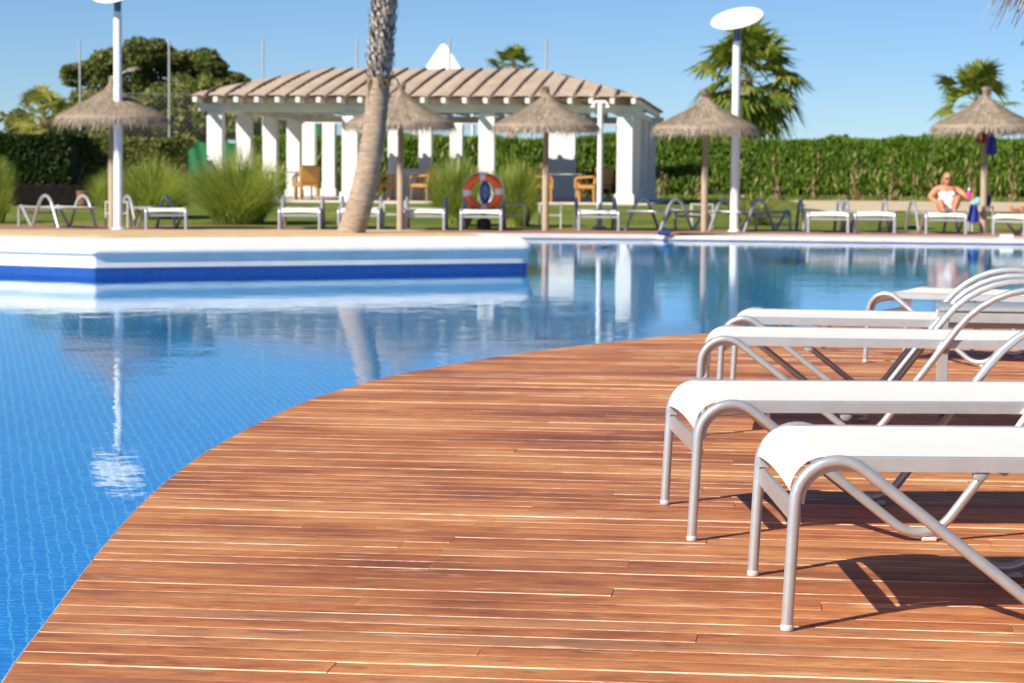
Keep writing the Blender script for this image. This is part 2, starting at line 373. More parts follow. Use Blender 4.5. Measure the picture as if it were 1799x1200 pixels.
M['wall_tile'] = tilemat('pool_wall_mosaic', (.004, .17, .55), (.006, .22, .66), (.16, .50, .85), .05, 0, .16, .5, True)
fas.build('pool_wall', M['wall_tile']); struct(bpy.data.objects['pool_wall'])
XL, XR, YF, YN = -26.0, 27.0, 41.15, -6.0
fl = MB(); fl.quad((XL, YN, -1.45), (XR, YN, -1.45), (XR, YF, -1.45), (XL, YF, -1.45)); struct(fl.build('pool_floor', M['pool_tile'], smooth=False))
# far coping line, with the small jog seen by the right-hand part
CL = [Vector((XL, 41.15, 0)), Vector((2.40, 40.95, 0)), Vector((2.62, 40.55, 0)), Vector((XR, 36.7, 0))]
cw = MB()
for a, b_ in zip(CL[:-1], CL[1:]): cw.quad((a.x, a.y+.03, -.07), (b_.x, b_.y+.03, -.07), (b_.x, b_.y+.03, -1.6), (a.x, a.y+.03, -1.6))
cw.quad((XL, YN, 0), (XL, 41.15, 0), (XL, 41.15, -1.6), (XL, YN, -1.6)); cw.quad((XR, 36.7, 0), (XR, YN, 0), (XR, YN, -1.6), (XR, 36.7, -1.6))
cw.quad((XR, YN, 0), (XL, YN, 0), (XL, YN, -1.6), (XR, YN, -1.6))
struct(cw.build('pool_side_wall', M['wall_tile'], smooth=False))
def watermat():
    m, nt, b, o = newmat('pool_water_surface'); nt.nodes.remove(b)
    a = noise_n(nt, objco(nt, (1, 1, 1), (0, 0, R(20))), 2.2, 2, .5); c = noise_n(nt, objco(nt, (1.3, .9, 1), (0, 0, R(-35))), 7.5, 2, .5)
    e = noise_n(nt, objco(nt, (.8, 1.4, 1), (0, 0, R(10))), 19.0, 2, .5); d = noise_n(nt, objco(nt, (.5, .8, 1)), .55, 1, .5)
    h = math_n(nt, 'ADD', math_n(nt, 'ADD', math_n(nt, 'MULTIPLY', a, .55), math_n(nt, 'MULTIPLY', e, .05)), math_n(nt, 'ADD', math_n(nt, 'MULTIPLY', c, .25), math_n(nt, 'MULTIPLY', d, .9)))
    bp = N(nt, 'ShaderNodeBump', Strength=1.0, Distance=.0034); nt.links.new(h, bp.inputs['Height'])
    rf = nt.nodes.new('ShaderNodeBsdfRefraction'); rf.inputs['IOR'].default_value = 1.333; rf.inputs['Roughness'].default_value = 0; rf.inputs['Color'].default_value = (.78, .96, 1, 1)
    gl = nt.nodes.new('ShaderNodeBsdfGlossy'); gl.inputs['Roughness'].default_value = .006; gl.inputs['Color'].default_value = (.90, .97, 1, 1)
    fr = nt.nodes.new('ShaderNodeFresnel'); fr.inputs['IOR'].default_value = 1.333
    for n_ in (rf, gl, fr): nt.links.new(bp.outputs[0], n_.inputs['Normal'])
    mx = nt.nodes.new('ShaderNodeMixShader'); nt.links.new(math_n(nt, 'MULTIPLY', fr.outputs[0], .88), mx.inputs[0]); nt.links.new(rf.outputs[0], mx.inputs[1]); nt.links.new(gl.outputs[0], mx.inputs[2]); nt.links.new(mx.outputs[0], o.inputs['Surface'])
    return m
M['water'] = watermat()
wt = MB(); wt.quad((XL, YN, ZW), (XR, YN, ZW), (XR, YF, ZW), (XL, YF, ZW)); struct(wt.build('pool_water', M['water'], smooth=False))
# coping stones, far terrace, lawn
M['coping'] = simple('coping_stone', (.62, .57, .52), (.50, .46, .42), 2.5, .7, 0, .2)
cp = MB()
def sidewalk(mb, pts, sec):
    mb.sweep(pts, sec, up=(0, 0, 1))
cp.sweep([Vector(p) for p in CL[:2]], [(.02, -.066), (.02, -.02), (.0, 0), (-.55, 0), (-.55, -.066)], up=(0, 0, 1))
cp.sweep([Vector(p) + Vector((0, 0, .0005)) for p in CL[1:]], [(.02, -.066), (.02, -.02), (.0, 0), (-2.0, 0), (-2.0, -.066)], up=(0, 0, 1))
struct(cp.build('pool_coping', M['coping'], ang=30))
def gz(y): 
    t = min(1, max(0, (y - 45.5) / 15.0)); return .28*t*t*(3 - 2*t)
M['terrace'] = simple('terracotta_terrace', (.36, .19, .12), (.26, .13, .085), 3, .8, 0, .2)
tr = MB()
tr.quad((XL, 41.6, -.004), (2.4, 41.4, -.004), (2.4, 45.6, -.004), (XL, 45.6, -.004)); tr.quad((2.4, 41.4, -.004), (XR, 37.0, -.004), (XR, 46.6, -.004), (2.4, 45.6, -.004))
struct(tr.build('pool_terrace', M['terrace'], smooth=False))
def lawnmat():
    m, nt, b, o = newmat('lawn_grass'); co = objco(nt)
    f = math_n(nt, 'ADD', math_n(nt, 'MULTIPLY', noise_n(nt, co, .35, 4, .6), .6), math_n(nt, 'MULTIPLY', noise_n(nt, objco(nt, (1, .35, 1)), 9, 3, .6), .4))
    c = ramp(nt, f, [(.30, (.06, .105, .016)), (.48, (.12, .165, .028)), (.60, (.22, .22, .05)), (.74, (.34, .29, .10))])
    nt.links.new(c, b.inputs['Base Color']); b.inputs['Roughness'].default_value = .95; b.inputs['Specular IOR Level'].default_value = .1
    bump(nt, b, noise_n(nt, co, 60, 3, .6), .5, .03); return m
M['lawn'] = lawnmat()
lw = MB(); ys = [45.3, 47, 49, 51, 53, 55, 57, 59, 61, 64, 80, 120, 300, 3000]
for a, b_ in zip(ys[:-1], ys[1:]):
    for x0, x1 in zip([-1500, -60, -20, 0, 20, 60], [-60, -20, 0, 20, 60, 1500]):
        lw.quad((x0, a, gz(a)-.012), (x1, a, gz(a)-.012), (x1, b_, gz(b_)-.012), (x0, b_, gz(b_)-.012))
lw.quad((-1500, -800, -.012), (XL, -800, -.012), (XL, 45.3, -.012), (-1500, 45.3, -.012)); lw.quad((XR, -800, -.012), (1500, -800, -.012), (1500, 45.3, -.012), (XR, 45.3, -.012))
lw.quad((XL, -800, -.012), (XR, -800, -.012), (XR, YN, -.012), (XL, YN, -.012))
struct(lw.build('lawn', M['lawn'], ang=60))
M['sandpath'] = simple('sandy_path', (.62, .50, .33), (.48, .37, .23), .9, .95, 0, .3)
sp_ = MB(); rows_ = [(7.3, 56.5), (6.9, 58.5), (7.4, 61), (7.9, 66), (8.7, 77)]
for (xa_, ya_), (xb_, yb_) in zip(rows_[:-1], rows_[1:]): sp_.quad((xa_, ya_, gz(ya_)+.004), (40, ya_, gz(ya_)+.004), (40, yb_, gz(yb_)+.004), (xb_, yb_, gz(yb_)+.004))
sp_; struct(sp_.build('sandy_path', M['sandpath'], smooth=False))

# ------------------------------------------------------------------ sun loungers
LW = .715
def side_path(y):
    pts = [(0, y, .006), (.022, y, .457), (.633, y, -.020), (1.27, y, .829), (1.86, y, .006)]
    return fillet(pts, [0, .092, .105, .377, 0], 12)
def bed_profile(zoff=0.0, inset=0.0, x1=1.32):
    pts = [(.046+inset, .262), (.062+inset, .376+zoff), (x1, .376+zoff)]
    return [(p.x, p.y) for p in [Vector((q.x, q.y)) for q in fillet([(a, 0, b) for a, b in pts], [0, .082, 0], 10) for q in [Vector((q.x, q.z))]]]
def make_lounger(rt=.0132):
    L = thing('sun_lounger', '', 'sun lounger')
    for y in (0, LW):
        mb = MB(); mb.tube(side_path(y), rt, 14); f = mb.build('side_tube', M['alu'], L)
        for px_ in ((.0, .0), (1.86, .0)):
            c = MB(); c.lathe([(.0, 0), (rt*1.04, .001), (rt*1.12, .004), (rt*1.12, .012), (rt*1.02, .014)], 14, (px_[0]+.0005, y, 0)); c.build('foot_cap', M['clear'], f)
        c = MB(); c.box(.640, y, .006, .040, .022, .012, bev=.003); c.build('floor_pad', M['clear'], f)
    # side rails that carry the fabric
    rp_ = fillet([(.022, 0, .272), (.022, 0, .357), (1.985, 0, .357)], [0, .090, 0], 12)
    for y in (.0265, LW-.0265):
        mb = MB(); mb.sweep([(q.x, y, q.z) for q in rp_], [(-.014, -.0105), (.014, -.0105), (.018, -.006), (.018, .006), (.014, .0105), (-.014, .0105)], up=(0, 1, 0))
        mb.build('side_rail', M['alu'], L)
    mb = MB(); mb.box(.020, LW/2, .246, .016, LW-.024, .046, bev=.004); mb.build('end_bar', M['alu'], L)
    for x in (.47, 1.02, 1.32, 1.97):
        mb = MB(); mb.tube([(x, .038, .342), (x, LW-.038, .342)], .010, 8); mb.build('cross_bar', M['alu_dark'], L)
    # flat sling seat, wrapped over the curved foot end
    pr = [(q.x, q.z) for q in fillet([(.0065, 0, .296), (.0065, 0, .3725), (1.32, 0, .3725)], [0, .1045, 0], 12)]
    sl_ = MB(); ny = 9; ys_ = [.033 + (LW-.066)*i/(ny-1) for i in range(ny)]
    full = [p for p in pr[:-1]] + [(pr[-2][0] + (1.315-pr[-2][0])*i/10, .3725) for i in range(1, 11)]
    for i, (x, z) in enumerate(full):
        for j, y in enumerate(ys_):
            s = 1 - (2*j/(ny-1)-1)**2; k = min(1, i/6)
            sag = .007*s*k; e = .020*s if i < 3 else 0
            sl_.v.append((x, y, z - sag + (e*(1-i/3) if i < 3 else 0)))
    for i in range(len(full)-1):
        for j in range(ny-1): a = i*ny+j; sl_.f.append((a, a+1, a+ny+1, a+ny))
    so_ = sl_.build('seat_sling', M['sling'], L, ang=60)
    # back sling hinged at x = 1.32
    bk = MB()
    for i in range(9):
        x = .006 + .66*i/8
        for j, y in enumerate(ys_): bk.v.append((x, y, -.010*(1-(2*j/(ny-1)-1)**2)))
    for i in range(8):
        for j in range(ny-1): a = i*ny+j; bk.f.append((a, a+1, a+ny+1, a+ny))
    b = bk.build('back_sling', M['sling'], L, ang=60); b.location = (1.32, 0, .3725)
    fr = MB(); fr.tube(fillet([(.0, .045, -.012), (.67, .045, -.012), (.67, LW-.045, -.012), (.0, LW-.045, -.012)], .06, 6), .012, 8); fr.build('back_frame', M['alu'], b)
    for x in (.415, .92):
        for y in (.029, LW-.029):
            mb = MB(); mb.lathe([(0, -.007), (.015, -.007), (.017, -.005), (.017, .003), (.013, .006), (.005, .007)], 16, (0, 0, 0), Matrix.Translation((x, y - (.002 if y < .1 else -.002), .338)) @ Matrix.Rotation(R(90), 4, 'X')); mb.build('stacking_knob', M['alu_dark'], L)
    return L
LG0 = make_lounger()
g1 = 'sun loungers on the wooden deck'; g2 = 'sun loungers along the far poolside'
p1 = ground(1382, 1108); LG0.location = p1; LG0.rotation_euler = (0, 0, R(.2)); LG0['label'] = 'white sling sun lounger nearest the camera, its curved foot end in front of the others'; LG0['group'] = g1
def near_l(px, py, d, yaw, label):
    p = ground(px, py) if d is None else Vector(((px - 899.5)/FPX*d, d, 0))
    return dup(LG0, label, (p.x, p.y, 0), R(yaw))
near_l(1215, 950, None, 2.2, 'white sling sun lounger directly behind the nearest one on the deck boards')
near_l(1226, 0, 9.06, -6.6, 'white sun lounger standing directly in front of the low grey side table on the deck')
near_l(1264, 0, 10.4, -10, 'white sun lounger just behind the grey side table, fourth back on the wooden deck')
near_l(1522, 0, 12.8, -26, 'white sun lounger farthest back on the deck, turned askew beside the water')
# grey side table between the loungers
t = thing('side_table', 'low grey metal side table standing between two deck loungers', 'table', ((1651-899.5)/FPX*9.93, 9.93, 0), R(-8))
mb = MB(); mb.box(.30, .19, .440, .60, .40, .022, bev=.005); mb.build('table_top', M['alu'], t)
for x, y in ((.022, .012), (.578, .012), (.022, .368), (.578, .368)):
    mb = MB(); mb.box(x, y, .2145, .034, .034, .429, bev=.004); mb.build('leg', M['alu'], t)
mb = MB(); mb.box(.022, .19, .405, .026, .32, .046, bev=.003); mb.box(.578, .19, .405, .026, .32, .046, bev=.003); mb.box(.30, .012, .405, .52, .026, .046, bev=.003); mb.build('apron', M['alu_dark'], t)

# far poolside loungers: (foot-end pixel x, y, heading of the length axis in degrees from +x, raised back?, label)
LGX = make_lounger(.027); LGX['label'] = 'far lounger kept as the pattern'
def far_l(px, py, head, label, back=0, skip=()):
    p = ground(px, py); a = R(head); c, s = math.cos(a), math.sin(a)
    # px, py marks the middle of the foot end
    if not LGX.get('group'): o = LGX; o['label'] = label; o.location = (p.x + s*LW/2, p.y - c*LW/2, 0); o.rotation_euler = (0, 0, a)
    else: o = dup(LGX, label, (p.x + s*LW/2, p.y - c*LW/2, 0), a, skip=skip)
    o['group'] = g2
    if back:
        for ch in kids(o):
            if ch.name.startswith('back_sling'): ch.rotation_euler = (0, -R(back), 0)
    return o
far_l(66, 397, 303, 'far lounger standing askew left of the leftmost parasol, its side to the pool', 0)
far_l(292, 403, 114, 'far lounger turned askew just right of the white lamp post and leftmost parasol')
far_l(526, 403, 92, 'far lounger end-on to the pool beside the big ornamental grass, left of the palm trunk')
far_l(630, 403, 91, 'far lounger half hidden by the leaning palm trunk')
far_l(745, 404, 90, 'far lounger between the palm trunk and the lifebuoy, white and empty')
LGF = far_l(845, 405, 88, 'far lounger standing directly beneath the orange lifebuoy')
far_l(1052, 405, 91, 'far lounger at the foot of the thin white shower post')
far_l(1216, 403, 237, 'far lounger turned sideways, just left of the parasol pole beside the tall lamp')
far_l(1358, 404, 237, 'far lounger turned sideways behind the tall white lamp post on the right')
far_l(1455, 409, 90, 'left one of the two far loungers pushed together before the hedge')
far_l(1537, 409, 90, 'right one of the two far loungers pushed together before the hedge')
LGW = far_l(1662, 411, 92, 'far lounger on which the woman in white is sitting', 0)
LGM = far_l(1772, 414, 36, 'far lounger at the right edge of the view with a sunbather lying on it', 30)
# little grey frame tables beside parasol poles
def frame_table(px, py, label, first=None, h=.46, w_=.42):
    p = ground(px, py)
    if first: return dup(first, label, (p.x, p.y, 0))
    t = thing('frame_table', label, 'table', (p.x, p.y, 0), 0, 'small grey tables by the parasols')
    mb = MB(); mb.box(0, 0, h, w_, w_, .028, bev=.004); mb.build('table_top', M['clear'], t)
    mb = MB()
    for s in (-1, 1): mb.box(0, s*(w_/2-.014), h*.56, w_-.05, .02, .022)
    mb.build('lower_rail', M['clear'], t)
    for sx in (-1, 1):
        for sy in (-1, 1): mb = MB(); mb.box(sx*(w_/2-.014), sy*(w_/2-.014), h/2-.007, .026, .026, h-.014); mb.build('leg', M['clear'], t)
    return t
ft = frame_table(692, 401, 'small grey frame table just right of the palm trunk beneath the thatch')
FTN = frame_table(902, 403, 'small grey frame table with a navy towel draped over it, beneath the lifebuoy', ft)
frame_table(966, 402, 'small grey frame table at the parasol pole right of the lifebuoy', ft)
frame_table(1232, 401, 'small grey frame table behind the pole of the parasol beside the tall lamp', ft)
FT4 = frame_table(1722, 406, 'small grey frame table holding bathing things beside the seated woman', ft)
frame_table(208, 400, 'small grey frame table behind the leftmost parasol pole and lamp post', ft)

# ------------------------------------------------------------------ planter island in the pool with its palm
ISL = [Vector((-4.27, 24.70)), Vector((.23, 27.10)), Vector((-.97, 29.60)), Vector((-7.6, 27.55)), Vector((-7.6, 26.55))]
IC = sum(ISL, Vector((0, 0)))/5
isl = thing('planter_island', 'white stucco planter island with a blue mosaic band, rising out of the pool', 'planter', (IC.x, IC.y, 0))
Z1, Z0, RW = .30, .005, .34
def rrect(ins, z):
    """island outline moved inwards by ins, corners rounded; local coordinates"""
    n = len(ISL); offs = []
    for k in range(n):
        p0, p1, p2 = ISL[k-1], ISL[k], ISL[(k+1) % n]; d1, d2 = (p1-p0).normalized(), (p2-p1).normalized(); n1, n2 = Vector((-d1.y, d1.x)), Vector((-d2.y, d2.x))
        offs.append(p1 + (n1+n2)*(ins/(1 + n1.dot(n2))))
    P = []
    for k in range(n):
        p0, p1, p2 = offs[k-1], offs[k], offs[(k+1) % n]; rad_ = max(.03, (.05, .16, .2, .1, .1)[k] - ins*.5); a = fillet([(*p0.lerp(p1, .5), 0), (*p1, 0), (*p1.lerp(p2, .5), 0)], [0, rad_, 0], 6)[1:-1]
        P += [(q.x - IC.x, q.y - IC.y, z) for q in a]
        m = p1.lerp(p2, .5)
        for t_ in (.25, .5, .75): q = p1.lerp(p2, t_); P.append((q.x - IC.x, q.y - IC.y, z))
    return P
def loops(mb, rings):
    k = len(rings[0]); n0 = len(mb.v)
    for r in rings: mb.v += r
    for i in range(len(rings)-1):
        for q in range(k): q2 = (q+1) % k; mb.f.append((n0+i*k+q, n0+i*k+q2, n0+(i+1)*k+q2, n0+(i+1)*k+q))
mb = MB(); loops(mb, [rrect(.0, Z0), rrect(-.002, Z0+.05), rrect(-.004, .118), rrect(-.016, .136), rrect(-.036, .146), rrect(-.042, .160), rrect(-.040, .182), rrect(-.030, .210), rrect(-.002, .238), rrect(.03, .262), rrect(.07, .282), rrect(.11, .294), rrect(.17, Z1), rrect(RW-.03, Z1), rrect(RW, Z1-.02), rrect(RW, .22)])
mb.build('rim_wall', M['stucco'], isl, ang=60)
M['band'] = tilemat('cobalt_mosaic', (.002, .040, .24), (.004, .07, .34), (.05, .13, .40), .025, 0, .12, .2, True)
mb = MB(); loops(mb, [rrect(.006, -1.5), rrect(.006, Z0)]); mb.build('tile_band', M['band'], isl)
mb = MB(); loops(mb, [rrect(RW-.004, Z1-.03), rrect(RW+.03, Z1-.002), rrect(RW+.2, Z1+.022), rrect(RW+.42, Z1+.03)]); mb.poly(rrect(RW+.42, Z1+.03)); mb.build('sand_bed', M['sand'], isl)

def palm_fan(center, n, rad, seed, droop=.5, nseg=15, wmul=1.0, up=(-.5, 1.0), upbias=1.0, pet_r=(.35, .55), arc=250):
    """fan fronds around a growing point; returns faces array of narrow leaf segments and list of petioles"""
    rg = random.Random(seed); F = []; pets = []
    for k in range(n):
        az = k*2.39996 + rg.uniform(-.3, .3); s = (k + .5)/n; el = up[1] - (up[1] - up[0])*s**upbias + rg.uniform(-.15, .15)
        d = Vector((math.cos(az)*math.cos(el*math.pi/2), math.sin(az)*math.cos(el*math.pi/2), math.sin(el*math.pi/2)))
        L = rad*rg.uniform(*pet_r); base = Vector(center); hub = base + d*L + Vector((0, 0, -.10*L))
        pets.append((base, base + d*L*.5 + Vector((0, 0, .03)), hub))
        sd = d.cross(Vector((0, 0, 1))); sd = sd.normalized() if sd.length > .05 else Vector((1, 0, 0)); upv = sd.cross(d).normalized()
        tilt = rg.uniform(-.5, .5); sd, upv = sd*math.cos(tilt) + upv*math.sin(tilt), upv*math.cos(tilt) - sd*math.sin(tilt)
        fl_ = rad*rg.uniform(.42, .58)
        for j in range(nseg):
            a = (j/(nseg-1) - .5)*R(arc)
            dr = d*math.cos(a) + sd*math.sin(a); ln = fl_*(.62 + .38*math.cos(a*.5))*rg.uniform(.85, 1.08)
            wv = (sd*math.cos(a) - d*math.sin(a))*(.036*wmul*rad/1.0)
            p0 = hub; p1 = hub + dr*ln*.55 + upv*(.05*ln) - Vector((0, 0, ln*.08*droop)); p2 = hub + dr*ln - Vector((0, 0, ln*.55*droop*rg.uniform(.5, 1.3)))
            F.append((p0 - wv*.25, p0 + wv*.25, p1 + wv, p1 - wv)); F.append((p1 - wv, p1 + wv, p2 + wv*.08, p2 - wv*.08))
    return F, pets
# trunk of the island palm
ctr = [(614, 417), (622, 392), (632, 360), (642, 322), (650, 280), (656, 240), (661, 195), (664, 160), (666, 138)]
DP = 27.0; base = atdist(614, 413.5, DP)
cen = [atdist(x, y, DP) for x, y in ctr]; wid = [.158, .150, .144, .141, .136, .132, .128, .128, .130]
pt = []; rr = []
M['trunk'] = simple('palm_trunk', (.42, .31, .215), (.22, .155, .105), 4, .85, 0, .6, (2, 2, 7))
nn = 70
for i in range(nn+1):
    s = i/nn*(len(cen)-1); k = min(int(s), len(cen)-2); f = s-k
    pt.append(cen[k].lerp(cen[k+1], f)); rr.append(wid[k]*(1-f) + wid[k+1]*f + (.004 if i % 3 == 0 else -.002) + random.uniform(-.002, .002))
palm = thing('palm_tree', 'leaning grey palm trunk growing out of the white planter island', 'palm tree', base)
def rel(vs, o): return [Vector(v) - o for v in vs]
mb = MB(); mb.tube(rel(pt, base), rr, 20); mb.build('trunk', M['trunk'], palm, ang=50)
# upper trunk covered in old leaf bases
top = [atdist(x, y, DP) for x, y in ((666, 140), (670, 80), (675, 0), (678, -60), (682, -180), (690, -330), (700, -430))]
mb = MB(); tp = []; 
for i in range(31):
    s = i/30*(len(top)-1); k = min(int(s), len(top)-2); tp.append(top[k].lerp(top[k+1], s-k))
mb.tube(rel(tp, base), [.112]*31, 16); up_t = mb.build('upper_trunk', M['bark'], palm)
rg = random.Random(5); BF = []
zA, zB = tp[0].z - .02, tp[-1].z
nb = 760
for i in range(nb):
    f = i/nb; s = f*30; k = min(int(s), 29); c = tp[k].lerp(tp[k+1], s-k) - base; az = i*2.39996 + rg.uniform(-.15, .15)
    o = Vector((math.cos(az), math.sin(az), 0)); sd = Vector((-o.y, o.x, 0)); w_ = rg.uniform(.022, .036); h = rg.uniform(.05, .10); out = rg.uniform(.015, .070)
    a = c + o*.10 + Vector((0, 0, -.03)); b = c + o*(.112+out) + Vector((0, 0, h))
    mid = a.lerp(b, .5) + o*.018
    BF.append((a - sd*w_, a + sd*w_, mid + sd*w_*.8, mid - sd*w_*.8)); BF.append((mid - sd*w_*.8, mid + sd*w_*.8, b + sd*w_*.35, b - sd*w_*.35))
    BF.append((b - sd*w_*.35, b + sd*w_*.35, c + o*.10 + sd*w_*.6 + Vector((0, 0, h*.7)), c + o*.10 - sd*w_*.6 + Vector((0, 0, h*.7))))
np_mesh('leaf_bases', BF, 4, M['boots'], up_t)
# a few dry fibres at the collar
FB = []
for i in range(46):
    az = rg.uniform(0, 6.28); o = Vector((math.cos(az), math.sin(az), 0)); c = cen[-1] - base + Vector((0, 0, rg.uniform(-.05, .04))); ln = rg.uniform(.04, .11) if i else .25
    a = c + o*.12; b = a + o*rg.uniform(.02, .08) + Vector((0, 0, -ln)); s = Vector((-o.y, o.x, 0))*.012
    FB.append((a - s, a + s, b + s*.4, b - s*.4))
a = cen[-1] - base + Vector((.12, -.03, .02))
for q in range(5): b = a + Vector((.035, 0, -.035*q)); FB.append((a, a + Vector((.02, 0, .01)), b + Vector((.02, 0, 0)), b)); a = b
np_mesh('collar_fibre', FB, 4, M['straw_dead'], palm)
F, pets = palm_fan(tp[-1] - base, 46, 1.55, 3, .6, 17, 1.0, (-.45, .95))
cr = np_mesh('crown', F, 4, M['palm_leaf'], palm); mb = MB()
for p in pets: mb.tube(p, .012, 5)
mb.build('petioles', M['yucca_leaf'], cr)

# ------------------------------------------------------------------ thatched parasols
def cone_prof():
    return [(.955, 1.87), (.96, 1.91), (.80, 2.00), (.60, 2.10), (.42, 2.19), (.27, 2.28), (.16, 2.36), (.085, 2.43), (.055, 2.48)]
def cone_z(r):
    p = cone_prof()[1:]
    for (r0, z0), (r1, z1) in zip(p[:-1], p[1:]):
        if r <= r0 and r >= r1: return z0 + (z1 - z0)*(r0 - r)/(r0 - r1)
    return p[-1][1] if r < p[-1][0] else p[0][1]
def make_parasol():
    P = thing('thatched_parasol', '', 'parasol', group='thatched parasols')
    mb = MB(); mb.tube([(0, 0, 0), (0, 0, 1.2)], .062, 14); mb.build('lower_pole', M['wood_light'], P)
    mb = MB(); mb.tube([(0, 0, 1.2), (0, 0, 2.36)], .050, 12); mb.build('upper_pole', M['wood_pole'], P)
    mb = MB(); mb.lathe(cone_prof() + [(.0, 2.52)], 40, caps=False); mb.lathe([(.93, 1.885), (.5, 2.07), (.05, 2.28)], 40, caps=False)
    can = mb.build('canopy', M['thatch'], P, ang=60)
    # straw laid in courses down the slope and hanging as a fringe at the rim
    rg = random.Random(21); F = []
    for i in range(5200):
        az = rg.uniform(0, 2*math.pi); r0 = .95*math.sqrt(rg.random()); ln = rg.uniform(.10, .26); r1 = r0 + ln*.9
        o = Vector((math.cos(az), math.sin(az), 0)); t = Vector((-o.y, o.x, 0)); sk = rg.uniform(-.06, .06)
        lift = rg.uniform(.004, .030); z0 = cone_z(r0) + lift*.3; z1 = cone_z(min(r1, .955)) + lift
        if r1 > .955: z1 -= (r1 - .955)*rg.uniform(.7, 1.6); r1 = .955 + (r1 - .955)*rg.uniform(.25, .7)
        a, b = o*r0 + Vector((0, 0, z0)), o*r1 + t*sk + Vector((0, 0, z1)); w_ = rg.uniform(.003, .009)
        F.append((a - t*w_, a + t*w_, b + t*w_*.4, b - t*w_*.4))
    for i in range(1500):
        az = rg.uniform(0, 2*math.pi); o = Vector((math.cos(az), math.sin(az), 0)); t = Vector((-o.y, o.x, 0)); r0 = rg.uniform(.90, .965)
        a = o*r0 + Vector((0, 0, rg.uniform(1.85, 1.91))); b = a + o*rg.uniform(-.02, .05) + t*rg.uniform(-.03, .03) - Vector((0, 0, rg.uniform(.04, .10))); w_ = rg.uniform(.004, .008)
        F.append((a - t*w_, a + t*w_, b + t*w_*.4, b - t*w_*.4))
    np_mesh('straw_layer', F, 4, M['thatch'], can)
    F = []
    for i in range(420):
        az = rg.uniform(0, 2*math.pi); o = Vector((math.cos(az), math.sin(az), 0)); t = Vector((-o.y, o.x, 0)); sp = rg.uniform(0, .10)
        a = o*rg.uniform(.02, .055) + Vector((0, 0, 2.43)); b = o*sp + Vector((.04, 0, 2.43 + rg.uniform(.08, .20))); w_ = rg.uniform(.006, .012)
        F.append((a - t*w_, a + t*w_, b + t*w_*.5, b - t*w_*.5))
    np_mesh('straw_tuft', F, 4, M['thatch'], P)
    mb = MB(); mb.lathe([(.060, 2.445), (.072, 2.455), (.072, 2.475), (.060, 2.485)], 14); mb.build('binding_cord', M['wood_pole'], P)
    return P
P0 = make_parasol(); p = ground(197, 402); P0.location = (p.x, p.y, 0); P0.scale = (1.02, 1.02, 1.02)
P0['label'] = 'leftmost thatched parasol, its straw tuft twisted into a long tail bent to the right'
# the long twisted tail of the first parasol
F = []; rg = random.Random(8); tl = [Vector(q) for q in ((0, 0, 2.40), (.05, 0, 2.52), (.14, 0, 2.64), (.27, 0, 2.72), (.42, 0, 2.75), (.50, 0, 2.74))]
tl = fillet(tl, .06, 4)
for i in range(110):
    a0, rd, tw = rg.uniform(0, 6.28), .050*math.sqrt(rg.random()), rg.uniform(.8, 1.6); m_ = len(tl)-1 - rg.randrange(0, 5); prev = None
    for k in range(m_+1):
        f = k/(len(tl)-1); a = a0 + tw*f*4; r_ = rd*(1.15 - .55*f); q = tl[k] + Vector((math.sin(a)*r_*.3, math.cos(a)*r_, math.sin(a)*r_))
        if prev is not None: s_ = Vector((0, .006*math.cos(a + 1.5), .006)); F.append((prev - s_, prev + s_, q + s_, q - s_))
        prev = q
tail = np_mesh('straw_tail', F, 4, M['thatch'], P0)
def par(px, py, rz, label, sc=1.0): p = ground(px, py); return dup(P0, label, (p.x, p.y, 0), R(rz), sc, skip=('straw_tail',))
par(703, 404, 70, 'thatched parasol partly hidden behind the leaning palm trunk', 1.0)
par(958, 405, 150, 'thatched parasol standing before the pergola between lifebuoy and white shower post', .99)
par(1237, 407, 215, 'thatched parasol beside the tall white lamp post, in front of the clipped hedge', .98)
PR_ = par(1727, 409, 300, 'thatched parasol beside the seated woman, with bathing clothes hung beneath its rim', 1.02)
dup(P0, 'nearest thatched parasol, only the straw tip of its rim showing in the top corner', (3.68, 13.0, 0), R(40), 1.10, skip=('straw_tail',))
# clothes hung under the rim of the right-hand parasol
def cloth(name, label, cat, mat, c, w_, h, seed, dirv=(1, 0, 0), amp=.03):
    rg = random.Random(seed); mb = MB(); nx, nz = 10, 10; d = Vector(dirv).normalized(); nrm = Vector((-d.y, d.x, 0)); ph = rg.uniform(0, 6)
    for s in (0, 1):
        for j in range(nz+1):
            for i in range(nx+1):
                u, v_ = i/nx - .5, j/nz; ww = w_*(.55 + .45*v_) ; q = Vector(c) + d*u*ww + Vector((0, 0, -h*v_*(1 - .12*abs(u)))) + nrm*(amp*math.sin(u*11 + ph + v_*1.5) + (.008 if s else 0)); mb.v.append(tuple(q))
    k = (nx+1)*(nz+1)
    for j in range(nz):
        for i in range(nx):
            a = j*(nx+1)+i; mb.f.append((a, a+1, a+nx+2, a+nx+1)); mb.f.append((k+a, k+a+nx+1, k+a+nx+2, k+a+1))
    return tag(mb.build(name, mat, ang=80), label, cat)
pr_ = ground(1727, 409)
cloth('hanging_shirt', 'dark red garment hanging beneath the thatch of the rightmost parasol', 'clothing', M['red'], (pr_.x - .06, pr_.y - .12, 1.98), .26, .34, 2)
cloth('hanging_towel', 'blue towel hanging beneath the thatch of the rightmost parasol', 'towel', M['bluecloth'], (pr_.x + .10, pr_.y - .15, 2.0), .20, .58, 3)

